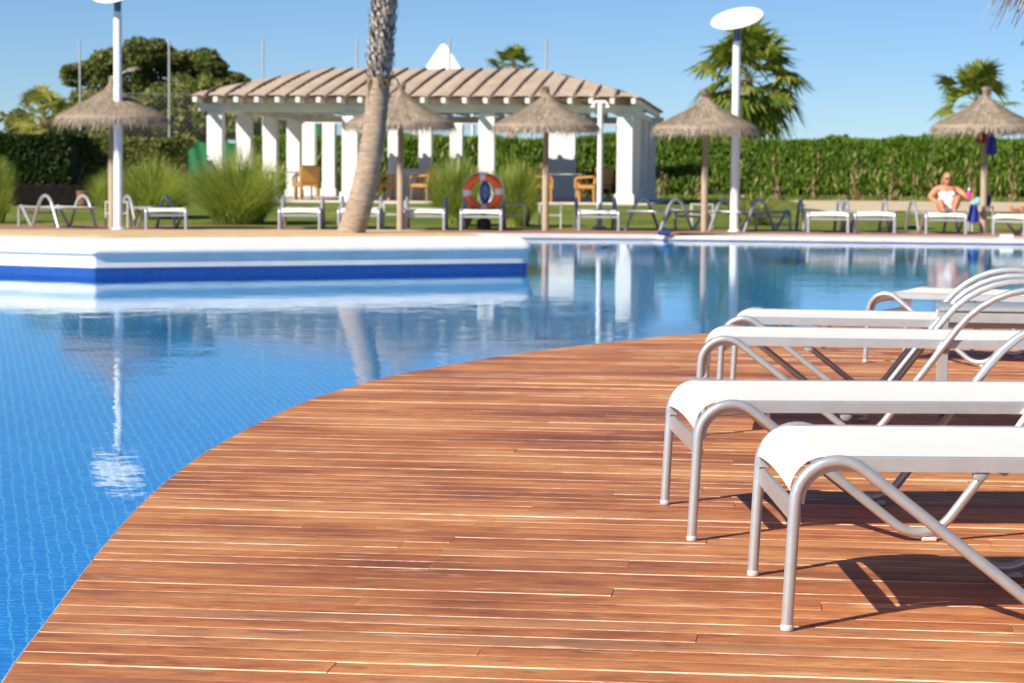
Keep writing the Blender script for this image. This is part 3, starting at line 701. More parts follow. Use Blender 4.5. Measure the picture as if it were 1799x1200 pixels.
# ------------------------------------------------------------------ lamp posts with tilted reflector discs
M['smudge'] = simple('faded_print', (.26, .26, .26), (.34, .34, .34), 12, .7)
def lamp(px, py, h, label, tilt, roll):
    p = ground(px, py); t = thing('lamp_post', label, 'street lamp', p, 0, 'tall white pool lamps')
    mb = MB(); mb.tube([(0, 0, 0), (0, 0, h-.34)], [.082, .070], 18); mb.lathe([(.12, 0), (.12, .02), (.10, .03)], 18); mb.build('pole', M['white'], t)
    mb = MB(); mb.lathe([(.062, h-.34), (.066, h-.15), (.085, h-.13), (.095, h-.10)], 18); mb.build('lamp_neck', M['lampneck'], t)
    Mx = Matrix.Translation((0, 0, h+.06)) @ Matrix.Rotation(roll, 4, 'Y') @ Matrix.Rotation(tilt, 4, 'X')
    mb = MB(); mb.lathe([(.0, -.03), (.20, -.028), (.42, -.014), (.475, .0), (.48, .012), (.47, .022), (.42, .030), (.0, .034)], 48, (0, 0, 0), Mx, caps=False); d = mb.build('reflector_disc', M['white'], t, ang=50)
    mb = MB()
    for sx in (-1, 1): mb.tube([(sx*.05, 0, h-.12), tuple(Mx @ Vector((sx*.10, .05, -.03)))], .012, 8)
    mb.build('bracket', M['lampneck'], t)
    # worn, unreadable line of print across the disc
    rg = random.Random(4); mb = MB(); x = -.22
    while x < .20:
        w_ = rg.uniform(.012, .03); hh = rg.uniform(.03, .075); y0 = -.07 + .25*x*x
        mb.tube([tuple(Mx @ Vector((x, y0, .0345))), tuple(Mx @ Vector((x + w_*.4, y0 + hh, .0345))), tuple(Mx @ Vector((x + w_, y0 + .01, .0345)))], .004, 4); x += w_ + rg.uniform(.004, .02)
    mb.build('faded_print', M['smudge'], d)
    return t
lamp(208, 403, 4.10, 'tall white lamp post beside the leftmost parasol, its disc above the view', R(34), R(-14))
lamp(1290, 407, 3.78, 'tall white lamp post with a whole tilted white disc against the sky', R(24), R(-14))

# thin white shower post
p = ground(1053, 401); t = thing('shower_post', 'thin white post with a small head, in front of the right end of the pergola', 'shower', p)
hz = atdist(1053, 182, p.y).z
mb = MB(); mb.tube([(0, 0, 0), (0, 0, hz)], .052, 14); mb.lathe([(.14, 0), (.14, .03), (.07, .05)], 14); mb.build('post', M['white'], t)
mb = MB(); mb.tube([(-.14, 0, hz-.02), (-.09, 0, hz+.03), (.09, 0, hz+.03), (.14, 0, hz-.02)], .032, 10); mb.build('shower_arm', M['white'], t)
for sx in (-1, 1): mb = MB(); mb.lathe([(.02, hz-.03), (.055, hz-.06), (.055, hz-.075), (.0, hz-.078)], 14, (sx*.14, 0, 0)); mb.build('shower_head', M['white'], t)

# ------------------------------------------------------------------ lifebuoy and its stand
p = ground(850, 403); t = thing('lifebuoy_stand', 'dark post with an oval blue board carrying the orange lifebuoy', 'stand', p)
mb = MB(); mb.tube([(0, 0, 0), (0, 0, .95)], .045, 12); mb.lathe([(.13, 0), (.13, .16), (.06, .20)], 16); mb.build('post', M['dark'], t)
cz = atdist(852, 338, p.y).z
mb = MB(); Mx = Matrix.Translation((.02, -.065, cz)) @ Matrix.Rotation(R(90), 4, 'X') @ Matrix.Diagonal((.105, .215, 1, 1)); mb.lathe([(0, -.012), (.97, -.012), (1, -.006), (1, .006), (.97, .012), (0, .012)], 32, (0, 0, 0), Mx, caps=False); bo = mb.build('oval_board', M['blue'], t, ang=40)
Mx = Matrix.Translation((.02, -.0795, cz)) @ Matrix.Rotation(R(90), 4, 'X'); mb = MB(); mb.sweep([Mx @ Vector((.055*math.cos(a/20*2*math.pi), .075*math.sin(a/20*2*math.pi), 0)) for a in range(20)], [(-.006, -.002), (.006, -.002), (.006, .002), (-.006, .002)], closed=True); mb.sweep([Mx @ Vector((0, -.12, 0)), Mx @ Vector((0, .12, 0))], [(-.008, -.002), (.008, -.002), (.008, .002), (-.008, .002)]); mb.build('anchor_mark', M['grey_post'], bo)
mb = MB(); mb.tube([(-.10, -.05, cz+.26), (.10, -.05, cz+.26)], .02, 8); mb.tube([(0, 0, cz+.26), (0, -.07, cz+.26)], .02, 8); mb.build('hook_bar', M['dark'], t)
c = atdist(849, 338, p.y - .19); ring = thing('lifebuoy', 'orange ring lifebuoy with four white bands hanging before the pergola', 'lifebuoy', c)
def torus(mb, R0, r, a0, a1, n, seg=16):
    path = [(R0*math.cos(a0 + (a1-a0)*i/n), 0, R0*math.sin(a0 + (a1-a0)*i/n)) for i in range(n+1)]
    mb.tube(path, r, seg)
mb = MB()
path = [(.285*math.cos(2*math.pi*i/56), 0, .285*math.sin(2*math.pi*i/56)) for i in range(56)]
mb.sweep(path, [(.076*math.cos(q*math.pi/8), .078*math.sin(q*math.pi/8)) for q in range(16)], up=(0, 1, 0), closed=True); mb.build('ring', M['orange'], ring)
for k in range(4):
    mb = MB(); a = math.pi/2*k + .05; path = [(.285*math.cos(a + (i/8 - .5)*.36), 0, .285*math.sin(a + (i/8 - .5)*.36)) for i in range(9)]
    mb.sweep(path, [(.079*math.cos(q*math.pi/8), .081*math.sin(q*math.pi/8)) for q in range(16)], up=(0, 1, 0)); mb.build('white_band', M['white'], ring)
mb = MB(); path = []
for i in range(64): a = 2*math.pi*i/64; rr_ = .378 + .018*abs(math.sin(2*a)) ; path.append((rr_*math.cos(a), -.01, rr_*math.sin(a)))
mb.tube(path, .005, 6, closed=True); mb.build('grab_rope', M['white'], ring)
# navy towel over the small table beside it
pt_ = FTN.location
mb = MB(); n = 14
prof_ = [(-.26, .28), (-.255, .40), (-.235, .470), (-.20, .480)] + [(-.2 + .4*i/6, .480) for i in range(1, 7)] + [(.235, .472), (.26, .40), (.27, .25), (.275, .06)]
for s in (0, 1):
    for (x, z) in prof_:
        for j in range(n): y = -.2 + .4*j/(n-1); mb.v.append((pt_.x + x + .006*s + .012*math.sin(j*1.3)*(1 if z < .45 else 0), pt_.y + y, z - .005*s))
k = len(prof_)*n
for i in range(len(prof_)-1):
    for j in range(n-1): a = i*n+j; mb.f.append((a, a+1, a+n+1, a+n)); mb.f.append((k+a, k+a+n, k+a+n+1, k+a+1))
tag(mb.build('beach_towel', M['navy'], ang=80), 'navy towel draped over the small table right of the lifebuoy', 'towel')

# ------------------------------------------------------------------ pergola
YW = R(6.0); PO = Vector((-7.76, 63.3, .30)); LXP, LYP = 10.68, 12.6
pg = thing('pergola', 'large white columned pergola with a hipped reed mat roof', 'pergola', PO, -YW)
M['reed'] = simple('reed_matting', (.52, .405, .30), (.41, .31, .23), 3, .9, 0, .4, (1, .15, 1))
M['batten'] = simple('reed_seam', (.20, .135, .10), (.14, .09, .07), 4, .9)
def column(u, v_, w_=.40, h=2.31):
    mb = MB(); mb.box(u, v_, h/2+.001, w_, w_, h-.002, bev=.012); c = mb.build('column', M['white'], pg)
    mb = MB(); mb.box(u, v_, .12, w_+.10, w_+.10, .235, bev=.012); mb.build('plinth', M['white'], c)
for u in (0, 3.56, 7.12, 10.68): column(u, 0)
for v_ in (3.5, 7.0, 10.5): column(0, v_); column(10.68, v_)
def loc_px(px, py, d):  # pixel column at distance d -> pergola coordinates
    q = atdist(px, py, d) - PO; return q.x*math.cos(YW) - q.y*math.sin(YW), q.x*math.sin(YW) + q.y*math.cos(YW)
for px in (542, 578, 695, 750, 805): u, v_ = loc_px(px, 250, 77.7); column(u, 14.6, .40)
u, v_ = loc_px(986, 250, 77.0); mb = MB(); mb.box(u, 14.6, 1.16, .92, .36, 2.318, bev=.012); mb.build('pier', M['white'], pg)
column(10.68, 12.6)
mb = MB(); mb.box(LXP/2, LYP/2 + 1.2, -.085, LXP+1.4, LYP+3.8, .17, bev=.02); mb.build('floor_slab', M['coping'], pg)
u0, _ = loc_px(700, 280, 77); u1, _ = loc_px(800, 280, 77); mb = MB(); mb.box((u0+u1)/2, 13.2, .45, u1-u0, .18, .898, bev=.01); mb.build('parapet', M['white'], pg)
for v_ in (0, LYP, 14.6): mb = MB(); mb.box(LXP/2, v_, 2.41, LXP+.9, .20, .20, bev=.01); mb.build('beam', M['white'], pg)
for u in (0, LXP): mb = MB(); mb.box(u, LYP/2, 2.405, .20, LYP-.21, .19, bev=.01); mb.build('beam', M['white'], pg)
EO = .68; EZ, RZ = 2.66, 3.66; RU0, RU1, RV = 1.75, 7.9, LYP/2
rafters = []
nr = 22
for i in range(nr):
    u = -.35 + (LXP+.6)*i/(nr-1); mb = MB(); 
    mb.box(u, LYP/2 - .22, EZ-.072, .11, LYP+1.40, .14, bev=.008); mb.build('rafter', M['white'], pg)
# roof: front / back / left / right slopes, front ones quilted into mats by the seams
def roof_slope(e0, e1, r0, r1, seam=.53, quilt=.05):
    e0, e1, r0, r1 = map(Vector, (e0, e1, r0, r1)); nu, ns = 160, 10; mb = MB(); L = (e1-e0).length; ax = (e1-e0).normalized()
    for s in range(ns+1):
        a, b = e0.lerp(r0, s/ns), e1.lerp(r1, s/ns)
        for i in range(nu+1):
            q = a.lerp(b, i/nu); c = (q-e0).dot(ax)/seam; f = c - math.floor(c)
            bul = quilt*(1 - (2*f-1)**4) + .035*math.sin(s/ns*math.pi) + .012*noise.noise(q*1.7)
            mb.v.append((q.x, q.y, q.z + bul))
    for s in range(ns):
        for i in range(nu): a = s*(nu+1)+i; mb.f.append((a, a+1, a+nu+2, a+nu+1))
    return mb
c00, c10, c11, c01 = (-EO, -EO, EZ), (LXP+.42, -EO, EZ), (LXP+.42, LYP+.3, EZ), (-EO, LYP+.3, EZ); R0_, R1_ = (RU0, RV, RZ), (RU1, RV, RZ)
rf = roof_slope(c00, c10, R0_, R1_)
for args in ((c11, c01, R1_, R0_), (c10, c11, R1_, R1_), (c01, c00, R0_, R0_)):
    m2 = roof_slope(*args); n = len(rf.v); rf.v += m2.v; rf.f += [tuple(n+i for i in f) for f in m2.f]
# lower face and lip
n = len(rf.v); rf.v += [(x, y, z-.002) for x, y, z in (c00, c10, c11, c01)]; rf.f.append((n+3, n+2, n+1, n))
roof = rf.build('reed_roof', M['reed'], pg, ang=70)
c = 1
while c*.53 < LXP + EO + .42:   # seams on the front slope
    u = -EO + c*.53; a = Vector((u, -EO-.01, EZ+.02))
    # the seam climbs until it meets the ridge or a hip
    if u < RU0: s = (u + EO)/(RU0 + EO)
    elif u > RU1: s = (LXP + .42 - u)/(LXP + .42 - RU1)
    else: s = 1
    b = Vector((u, -EO + (RV+EO)*s, EZ + (RZ-EZ)*s + .05)); mid = a.lerp(b, .5) + Vector((0, 0, .055))
    if s > .08: mb = MB(); mb.tube([a, a.lerp(mid, .5) + Vector((0, 0, .008)), mid, mid.lerp(b, .5) + Vector((0, 0, .008)), b], .040, 6); mb.build('roof_seam', M['batten'], roof)
    c += 1

# chairs and tables in the pergola
def make_chair():
    t = thing('wicker_armchair', '', 'chair', group='wicker armchairs in the pergola')
    mb = MB(); mb.box(0, 0, .41, .52, .52, .10, bev=.02); mb.build('seat', M['wicker'], t)
    mb = MB(); Mb = Matrix.Translation((0, .24, .46)) @ Matrix.Rotation(R(-9), 4, 'X'); mb.box(0, 0, .235, .54, .07, .47, Mb, bev=.025); mb.build('backrest', M['wicker'], t)
    for s in (-1, 1):
        mb = MB(); mb.tube(fillet([(s*.27, -.25, .36), (s*.27, -.25, .64), (s*.27, .25, .68)], .06, 5), .032, 8); mb.build('armrest', M['wicker'], t)
        for y in (-.22, .22): mb = MB(); mb.tube([(s*.23, y, .365), (s*.245, y*1.05, 0)], [.032, .026], 8); mb.build('leg', M['wicker'], t)
    return t
ch0 = make_chair()
def pg_pt(px, d, z=.30): q = atdist(px, 300, d); return Vector((q.x, q.y, z))
ch = [(538, 64.6, 205, 'wicker armchair at the left end, seen from behind beside a shaded column'), (683, 64.2, 90, 'wicker armchair just right of the palm trunk, turned to the small tables'), (742, 64.2, 250, 'wicker armchair beyond the grass, left of the lifebuoy'), (952, 63.7, 95, 'wicker armchair left of the long table near the right front columns'), (1030, 63.6, 262, 'wicker armchair right of the table, in front of the white shower post'), (1052, 65.2, 240, 'wicker armchair half hidden behind another near the right front column')]
for i, (px, d, rz, lb) in enumerate(ch):
    o = ch0 if i == 0 else dup(ch0, lb, (0, 0, 0)); o.location = pg_pt(px, d); o.rotation_euler = (0, 0, R(rz)); o['label'] = lb
def make_ptable():
    t = thing('terrace_table', '', 'table', group='tables in the pergola')
    mb = MB(); mb.box(0, 0, .74, .95, .85, .035, bev=.008); mb.build('table_top', M['white'], t)
    for sx in (-1, 1):
        for sy in (-1, 1): mb = MB(); mb.box(sx*.40, sy*.36, .361, .055, .055, .722); mb.build('leg', M['wicker'], t)
    return t
tb0 = make_ptable()
for i, (px, d, lb) in enumerate([(993, 64.1, 'pale topped table between wicker armchairs at the right end of the pergola'), (712, 65.2, 'pale topped table behind the leaning palm and its neighbouring parasol pole'), (500, 65.4, 'pale topped table at the left end, above the big ornamental grass')]):
    o = tb0 if i == 0 else dup(tb0, lb, (0, 0, 0)); o.location = pg_pt(px, d); o['label'] = lb; o.rotation_euler = (0, 0, R(-6))

# ------------------------------------------------------------------ vegetation helpers
def leaf_quads(P, size, elong=2.2, up=0.0, rng=RNG, droop=None):
    """P (n,3): random diamond leaves at the points; up = how far leaves point upwards"""
    n = len(P); d = rng.normal(size=(n, 3)); d[:, 2] += up*2.0; d /= np.linalg.norm(d, axis=1)[:, None]
    r = rng.normal(size=(n, 3)); s = np.cross(d, r); s /= np.linalg.norm(s, axis=1)[:, None]
    L = (size*rng.uniform(.6, 1.4, n))[:, None]; W = L/elong
    return np.stack([P - d*L*.5, P + s*W*.5, P + d*L*.5, P - s*W*.5], 1)
def hedge(name, label, x0, x1, yc, th, z0, h, n, mat, size, core, bare=.18, seed=1, elong=2.6, up=.7, wob=.10):
    rng = np.random.default_rng(seed); c = ((x0+x1)/2, yc, z0); t = thing(name, label, 'hedge', c)
    L = x1-x0; mb = MB(); mb.box(0, 0, h*.5, L-.3, th-.55, h-.35); mb.build('branches', M[core], t, smooth=False)
    X = rng.uniform(-L/2, L/2, n); k = rng.random(n); Y = np.where(k < .62, -th/2 + np.abs(rng.normal(0, .14, n)), rng.uniform(-th/2, th/2, n))
    Z = np.where(k < .62, rng.beta(1.25, .95, n)*h, h - np.abs(rng.normal(0, .12, n)))
    ph = rng.uniform(0, 6, 6)
    w1 = sum(np.sin(X*f + p)/(f**.5) for f, p in zip((.7, 1.7, 3.3, 6.1), ph)); Y = Y + wob*.6*w1; Z = Z*(1 + .02*w1) + np.where(k >= .62, .03*w1, 0)
    keep = (Z > bare*h) | (rng.random(n) < .35); P = np.stack([X, Y, Z], 1)[keep]
    lf = np_mesh('foliage', leaf_quads(P, size, elong, up, rng), 4, M[mat], t)
    if name == 'clipped_hedge':
        m_ = n//45; X = rng.uniform(-L/2, L/2, m_); X += .35*np.sin(X*5.1); P = np.stack([X, -th/2 - .05 - np.abs(rng.normal(0, .07, m_)), h*rng.beta(1.1, 2.6, m_)], 1); np_mesh('dry_twigs', leaf_quads(P, size*1.25, 6.0, 1.6, rng), 4, M['twig'], lf)
    return t
def crown_clumps(clumps, per, size, elong, rng, flat=.7):
    out = []
    for (x, y, z, r) in clumps:
        n = int(per*r*r); v_ = rng.normal(size=(n, 3)); v_ /= np.linalg.norm(v_, axis=1)[:, None]; rad = r*rng.uniform(.55, 1.05, n)**.6
        out.append(np.array([x, y, z]) + v_*rad[:, None]*np.array([1, 1, flat]))
    return leaf_quads(np.concatenate(out), size, elong, .1, rng)

# clipped hedge along the right, running on behind the pergola
hg = hedge('clipped_hedge', 'long tall bright green clipped hedge running from behind the pergola to the right edge', -9.0, 25.0, 78.6, 1.9, .26, 1.98, 90000, 'hedge_leaf', .20, 'hedge_core', seed=3, elong=3.4, up=1.1, wob=.09)
hg.rotation_euler = (0, 0, R(-11))
# left hedges
hl0, hl1 = atdist(-70, 300, 60).x, atdist(128, 300, 60).x
t = hedge('dark_hedge', 'hedge with shade-darkened leaf colour on bare stems at the far left edge', hl0, hl1, 60.6, 2.6, .62, 1.25, 15000, 'shade_leaf', .17, 'hedge_core', 0, 4, 1.8, .2)
mb = MB(); rg = random.Random(3)
for i in range(13): x = (hl1-hl0)*(i/12 - .5)*.92 + rg.uniform(-.15, .15); mb.tube([(x, rg.uniform(-.7, .5), -.4), (x + rg.uniform(-.15, .15), 0, .05), (x + rg.uniform(-.3, .3), 0, .6)], [.06, .05, .035], 7)
mb.build('bare_stems', M['bark'], t)
h0, h1 = atdist(118, 300, 62).x, atdist(322, 300, 62).x
hedge('loose_hedge', 'olive green loose hedge behind the leftmost parasol and lamp post', h0, h1, 63.2, 2.2, .28, 1.62, 15000, 'olive_leaf', .20, 'hedge_core', .1, 6, 2.4, .3, .22)
# low wall, its shade put into the near-black stone colour
a, b = atdist(18, 335, 56), atdist(172, 335, 56); mb = MB(); mb.box(0, 0, .22, b.x-a.x, .4, .46, bev=.03); wl = mb.build('low_wall', M['shade_stone']); wl.location = ((a.x+b.x)/2, 56, .24); tag(wl, 'low stone wall in a shade-darkened colour behind the leftmost far lounger', 'wall')
mb = MB(); mb.lathe([(.10, 0), (.14, .05), (.15, .30), (.17, .33), (.14, .34), (.0, .30)], 16); q = atdist(146, 345, 55.3); po = mb.build('clay_pot', simple('terracotta_pot', (.30, .15, .09), (.22, .1, .06), 8, .8)); po.location = (q.x, 55.3, .23); tag(po, 'small brown clay pot standing before the low dark wall', 'pot')

# big spreading tree behind the fence, far left
def spreading_tree(name, label, cat, base, clumps, trunk, mat, per, size, seed, elong=2.0, flat=.75):
    rng = np.random.default_rng(seed); t = thing(name, label, cat, base)
    mb = MB()
    for path, r in trunk: mb.tube(path, r, 8)
    mb.build('trunk', M['bark'], t); np_mesh('crown', crown_clumps(clumps, per, size, elong, rng, flat), 4, M[mat], t); return t
D1 = 96.0; S1 = FPX/D1
def rp(px, py, b): q = atdist(px, py, D1); return (q.x - b.x, 0, q.z - b.z)
tb = atdist(268, 320, D1); tb.z = .27
cl = []; rg = random.Random(12)
for px, py, rad in [(150,128,30),(185,112,30),(220,105,32),(255,95,28),(278,86,22),(300,110,26),(325,100,20),(350,98,24),(372,112,24),(400,138,22),(425,140,14),(365,140,24),(335,150,22),(250,130,28),(205,140,24),(290,160,24),(320,190,22),(240,165,20),(170,160,22),(350,215,24),(385,165,16),(310,225,26),(135,120,14),(270,200,22),(365,185,16),(230,195,18),(322,122,26),(330,152,26),(348,178,24),(258,152,30),(150,185,26),(185,205,26),(290,215,28),(345,205,28)]:
    x, _, z = rp(px, py, tb); r = rad/S1
    for k in range(3): cl.append((x + rg.uniform(-.5, .5)*r, rg.uniform(-1.4, 1.4), z + rg.uniform(-.45, .45)*r, r*rg.uniform(.65, 1.0)))
tk = [([(0, 0, 0), (.1, 0, 1.2), (0, 0, 2.2)], [.32, .27, .24])]
for px, py in ((170, 135), (225, 115), (290, 105), (350, 115), (400, 145), (300, 180), (240, 170)):
    x, _, z = rp(px, py, tb); tk.append(([(0, 0, 1.9), (x*.45, rg.uniform(-.5, .5), 1.9 + (z-1.9)*.6), (x, rg.uniform(-.6, .6), z)], [.17, .10, .04]))
spreading_tree('umbrella_pine', 'big dark spreading pine tree behind the tall net posts at the left', 'pine tree', tb, cl, tk, 'pine_leaf', 1500, .20, 5)
# lower scrub trees either side of it
def blob_tree(name, label, px, py, rx, ry, d, mat, n, seed, size=.2, per=700, zb=.27):
    S = FPX/d; b = atdist(px, 320, d); b.z = zb; c = atdist(px, py, d); rg = random.Random(seed); cl = []
    for i in range(n):
        a = rg.uniform(0, 6.28); k = math.sqrt(rg.random()); cl.append((k*math.cos(a)*rx/S, rg.uniform(-.7, .7)*rx/S, c.z - b.z + k*math.sin(a)*ry/S, rg.uniform(.28, .5)*min(rx, ry*1.3)/S))
    tk = [([(0, 0, 0), (.05, 0, (c.z-b.z)*.6), (0, 0, c.z-b.z)], [.12, .09, .04])]
    for i in range(4): q = cl[i]; tk.append(([(0, 0, (c.z-b.z)*.5), (q[0], q[1], q[2])], [.06, .02]))
    return spreading_tree(name, label, 'tree', b, cl, tk, mat, per, size, seed)
blob_tree('scrub_tree', 'grey green low tree at the far left edge above the dark hedge', 15, 222, 50, 24, 100, 'olive_leaf', 24, 31, .22, 1000)
blob_tree('scrub_tree', 'brownish green bushy tree beneath the big pine, behind the netting', 315, 215, 100, 45, 92, 'olive_leaf', 52, 32, .22, 1100)
blob_tree('scrub_tree', 'pale green bushy tree between the yellow green palm and the big pine', 160, 208, 70, 38, 93, 'olive_leaf', 34, 35, .22, 1000)
blob_tree('scrub_tree', 'green bushy tree seen between the white columns at the left of the pergola', 500, 225, 85, 34, 94, 'olive_leaf', 34, 36, .22, 1000)
for px, py, rx, ry, lb in [(1462, 243, 14, 7, 'small dark far tree showing above the hedge, first right of the tall fan palm'), (1493, 241, 11, 8, 'small dark far tree showing above the hedge, second right of the tall fan palm'), (1600, 243, 16, 7, 'small dark far tree showing above the hedge left of the rightmost parasol'), (1626, 243, 13, 7, 'small dark far tree showing above the hedge touching the rightmost parasol on its left'), (1752, 232, 22, 10, 'grey green far tree above the hedge right of the rightmost parasol pole')]:
    blob_tree('far_tree', lb, px, py, rx, ry, 150, 'pine_leaf', 8, px, .3, 260)['group'] = 'far trees over the hedge'

blob_tree('scrub_tree', 'olive green bushy tree directly left of the pergola roof corner, behind the netting', 350, 196, 62, 46, 95, 'olive_leaf', 36, 39, .22, 1000)
# fan palms
def fan_palm(label, px, py, rad_px, d, n, seed, up=(-.75, 1.0), skirt=True, droop=.7, mat='palm_leaf', name='fan_palm'):
    S = FPX/d; b = atdist(px, 320, d); b.z = .27; c = atdist(px, py, d) - b; c.y = 0; rad = rad_px/S; t = thing(name, label, 'palm tree', b, 0, 'fan palms behind the hedge')
    c.x = 0; mb = MB(); mb.tube([(0, 0, 0), (0, 0, c.z*.5), (0, 0, c.z)], [.24, .20, .22], 12); mb.build('trunk', M['trunk'], t)
    F, pets = palm_fan(c, n, rad, seed, droop, 17, 1.0, up, .9, (.45, .72), 215); cr = np_mesh('crown', F, 4, M[mat], t)
    mb = MB()
    for p in pets: mb.tube(p, .014, 5)
    mb.build('petioles', M['yucca_leaf'], cr)
    if skirt:
        F, _ = palm_fan(c - Vector((0, 0, .25*rad)), 16, rad*.72, seed+9, 1.0, 13, 1.0, (-.95, -.55)); np_mesh('dead_fronds', F, 4, M['straw_dead'], t)
    return t
fan_palm('tall fan palm with drooping fronds behind the white lamp disc', 1310, 138, 112, 88, 46, 2, (-.70, 1.0))
fan_palm('smaller upright fan palm behind the rightmost parasol', 1712, 178, 78, 92, 20, 14, (-.25, 1.0), False, .35)
fan_palm('fan palm of which only the top shows over the pergola roof', 900, 118, 46, 100, 24, 7, (-.5, 1.0), False, .5)
fan_palm('bright yellow green fan palm left of the big pine', 78, 205, 62, 78, 26, 5, (-.5, 1.0), False, .5, 'yucca_leaf')

# slender tree at the right edge, mostly out of view
rng = np.random.default_rng(77); b = Vector(((1838-899.5)/FPX*46.4, 46.4, 0)); t = thing('slender_tree', 'slender tree at the right edge of which a few hanging leaves show', 'tree', (b.x, 46.4, .01))
mb = MB(); mb.tube([(0, 0, 0), (.05, 0, 2), (0, .1, 3.4)], [.07, .05, .02], 8)
for i in range(9): a = i*.7; mb.tube([(0, 0, 1.9 + .12*i), (.25*math.cos(a), .25*math.sin(a), 2.6 + .1*i), (.46*math.cos(a), .46*math.sin(a), 2.75 + .08*i)], [.02, .012, .005], 5)
mb.build('trunk', M['bark'], t)
np_mesh('crown', crown_clumps([(rng.uniform(-.42, .42), rng.uniform(-.4, .4), rng.uniform(2.5, 3.7), .22) for i in range(18)], 900, .11, 3.0, rng, 1.0), 4, M['sprig'], t)

# ornamental grass clumps and a yucca
def grass_clump(label, px, py, wpx, hpx, d, n, seed, mat='grass_leaf', w_=.009, name='ornamental_grass', cat='grass clump', spread=1.0):
    S = FPX/d; b = atdist(px, py, d); b.z = gz(d) - .01; rx = wpx/S/2; h = hpx/S; rg = random.Random(seed); F = []
    for i in range(n):
        a = rg.uniform(0, 6.28); k = math.sqrt(rg.random()); p0 = Vector((k*math.cos(a)*rx*.45, k*math.sin(a)*rx*.45, 0)); lean = (k*.85 + rg.uniform(-.15, .55))*spread
        o = Vector((math.cos(a + rg.uniform(-.5, .5)), math.sin(a + rg.uniform(-.5, .5)), 0)); L = h*rg.uniform(.45, 1.28)*(1 - .15*k)
        s = o.cross(Vector((0, 0, 1)))*w_*rg.uniform(.7, 1.5); prev = p0
        for q in range(1, 4):
            f = q/3; p1 = p0 + o*(rx*.75*lean*f**1.7) + Vector((0, 0, L*(f - .22*lean*f*f))); wa = 1 - .75*(f - 1/3); wb = 1 - .80*f
            F.append((prev - s*wa, prev + s*wa, p1 + s*wb, p1 - s*wb)); prev = p1
    t = thing(name, label, cat, b, 0, 'ornamental grasses along the lawn' if cat == 'grass clump' else None); np_mesh('blades', F, 4, M[mat], t); return t
grass_clump('big green ornamental grass clump beneath the left end of the pergola', 418, 398, 190, 122, 47.4, 3600, 1)
grass_clump('yellowish ornamental grass clump behind the leftmost parasol and lamp post', 268, 390, 170, 100, 50.0, 2600, 2)
grass_clump('thin pale ornamental grass between leftmost parasol and the dark hedge', 190, 385, 80, 80, 51.0, 900, 7)
grass_clump('green ornamental grass clump directly left of the lifebuoy', 800, 398, 112, 118, 47.0, 2300, 3)
grass_clump('green ornamental grass clump directly right of the lifebuoy', 905, 398, 100, 112, 46.8, 2200, 4)
grass_clump('ornamental grass at the left edge beside the leftmost far lounger', -8, 397, 70, 115, 47.0, 1400, 5)
grass_clump('spiky yellow green yucca at the foot of the tall lamp post on the right', 1318, 385, 130, 62, 49.0, 150, 6, 'yucca_leaf', .030, 'yucca', 'plant', 1.1)

# ------------------------------------------------------------------ tall net fence with its green windscreen, white canopy
ft_ = thing('tennis_fence', 'tall net fence on thin posts with a green windscreen, behind the pergola', 'fence', (atdist(140, 300, 88).x, 88, .27))
fx0 = ft_.location.x
for i, px in enumerate((140, 297, 462, 627, 790, 960)):
    q = atdist(px, 68, 88); mb = MB(); mb.tube([(q.x-fx0, 0, 0), (q.x-fx0, 0, q.z-.27)], .036, 8); mb.build('post', M['grey_post'], ft_)
xa, xb = atdist(300, 300, 88).x - fx0, atdist(480, 300, 88).x - fx0; zt = atdist(400, 247, 88).z - .27
mb = MB(); nx = 60
for i in range(nx+1):
    x = xa + (xb-xa)*i/nx
    for j in range(7): z = .05 + (zt-.05)*j/6 - (.10*abs(math.sin(i/nx*math.pi*4)) if j == 6 else 0); mb.v.append((x, -.06 + .05*math.sin(i*.9 + j) - (.012 if 0 else 0), z))
for i in range(nx):
    for j in range(6): a = i*7+j; mb.f.append((a, a+7, a+8, a+1))
mb.build('windscreen', M['windscreen'], ft_)
xq, xr = atdist(488, 300, 79.0).x - fx0, atdist(526, 300, 79.0).x - fx0
mb = MB(); mb.poly([(xq, -.4, zt-.1), (xr, -.4, zt-.05), (xr, -.4, zt+.85), (xq+.35, -.4, zt+.35)]); mb.build('loose_flap', M['windscreen'], ft_, smooth=False)
mb = MB(); x0_, x1_ = 0, atdist(960, 300, 88).x - fx0; H = 3.6
def wire(a, b, r=.0035):
    a, b = Vector(a), Vector(b); d = (b-a).normalized(); s = Vector((-d.z, 0, d.x))*r; mb.quad(a - s, a + s, b + s, b - s)
x = x0_ - H
while x < x1_:
    for sg in (1, -1):
        aa, bb = (x, x+H) if sg == 1 else (x+H, x); za, zb = 0, H
        # clip to the fence span
        pts = []
        for X, Z in ((aa, za), (bb, zb)): pts.append([X, Z])
        lo, hi = min(aa, bb), max(aa, bb)
        if hi > x0_ and lo < x1_:
            def at(X): return za + (zb-za)*(X-aa)/(bb-aa)
            l2, h2 = max(lo, x0_), min(hi, x1_); wire((l2, 0, at(l2)), (h2, 0, at(h2)))
    x += .20
for z in (0.05, H/2, H): wire((x0_, .003, z), (x1_, .003, z), .010)
mb.build('wire_net', M['netting'], ft_, smooth=False)
apx = atdist(779, 77, 92); wd = 48/ (FPX/92); bz = atdist(779, 150, 92).z
t = thing('pointed_canopy', 'white pointed canopy peak rising behind the pergola roof', 'canopy', (apx.x, 92, .27)); hz_ = apx.z - .27; bz -= .27
mb = MB(); pk = []
rings = [(wd*1.15, bz), (wd*.62, bz + (hz_-bz)*.42), (wd*.28, bz + (hz_-bz)*.78), (.10, hz_-.04), (.02, hz_)]
for r, z in rings: pk.append([(r*sx, r*sy, z) for sx, sy in ((-1, -1), (1, -1), (1, 1), (-1, 1))])
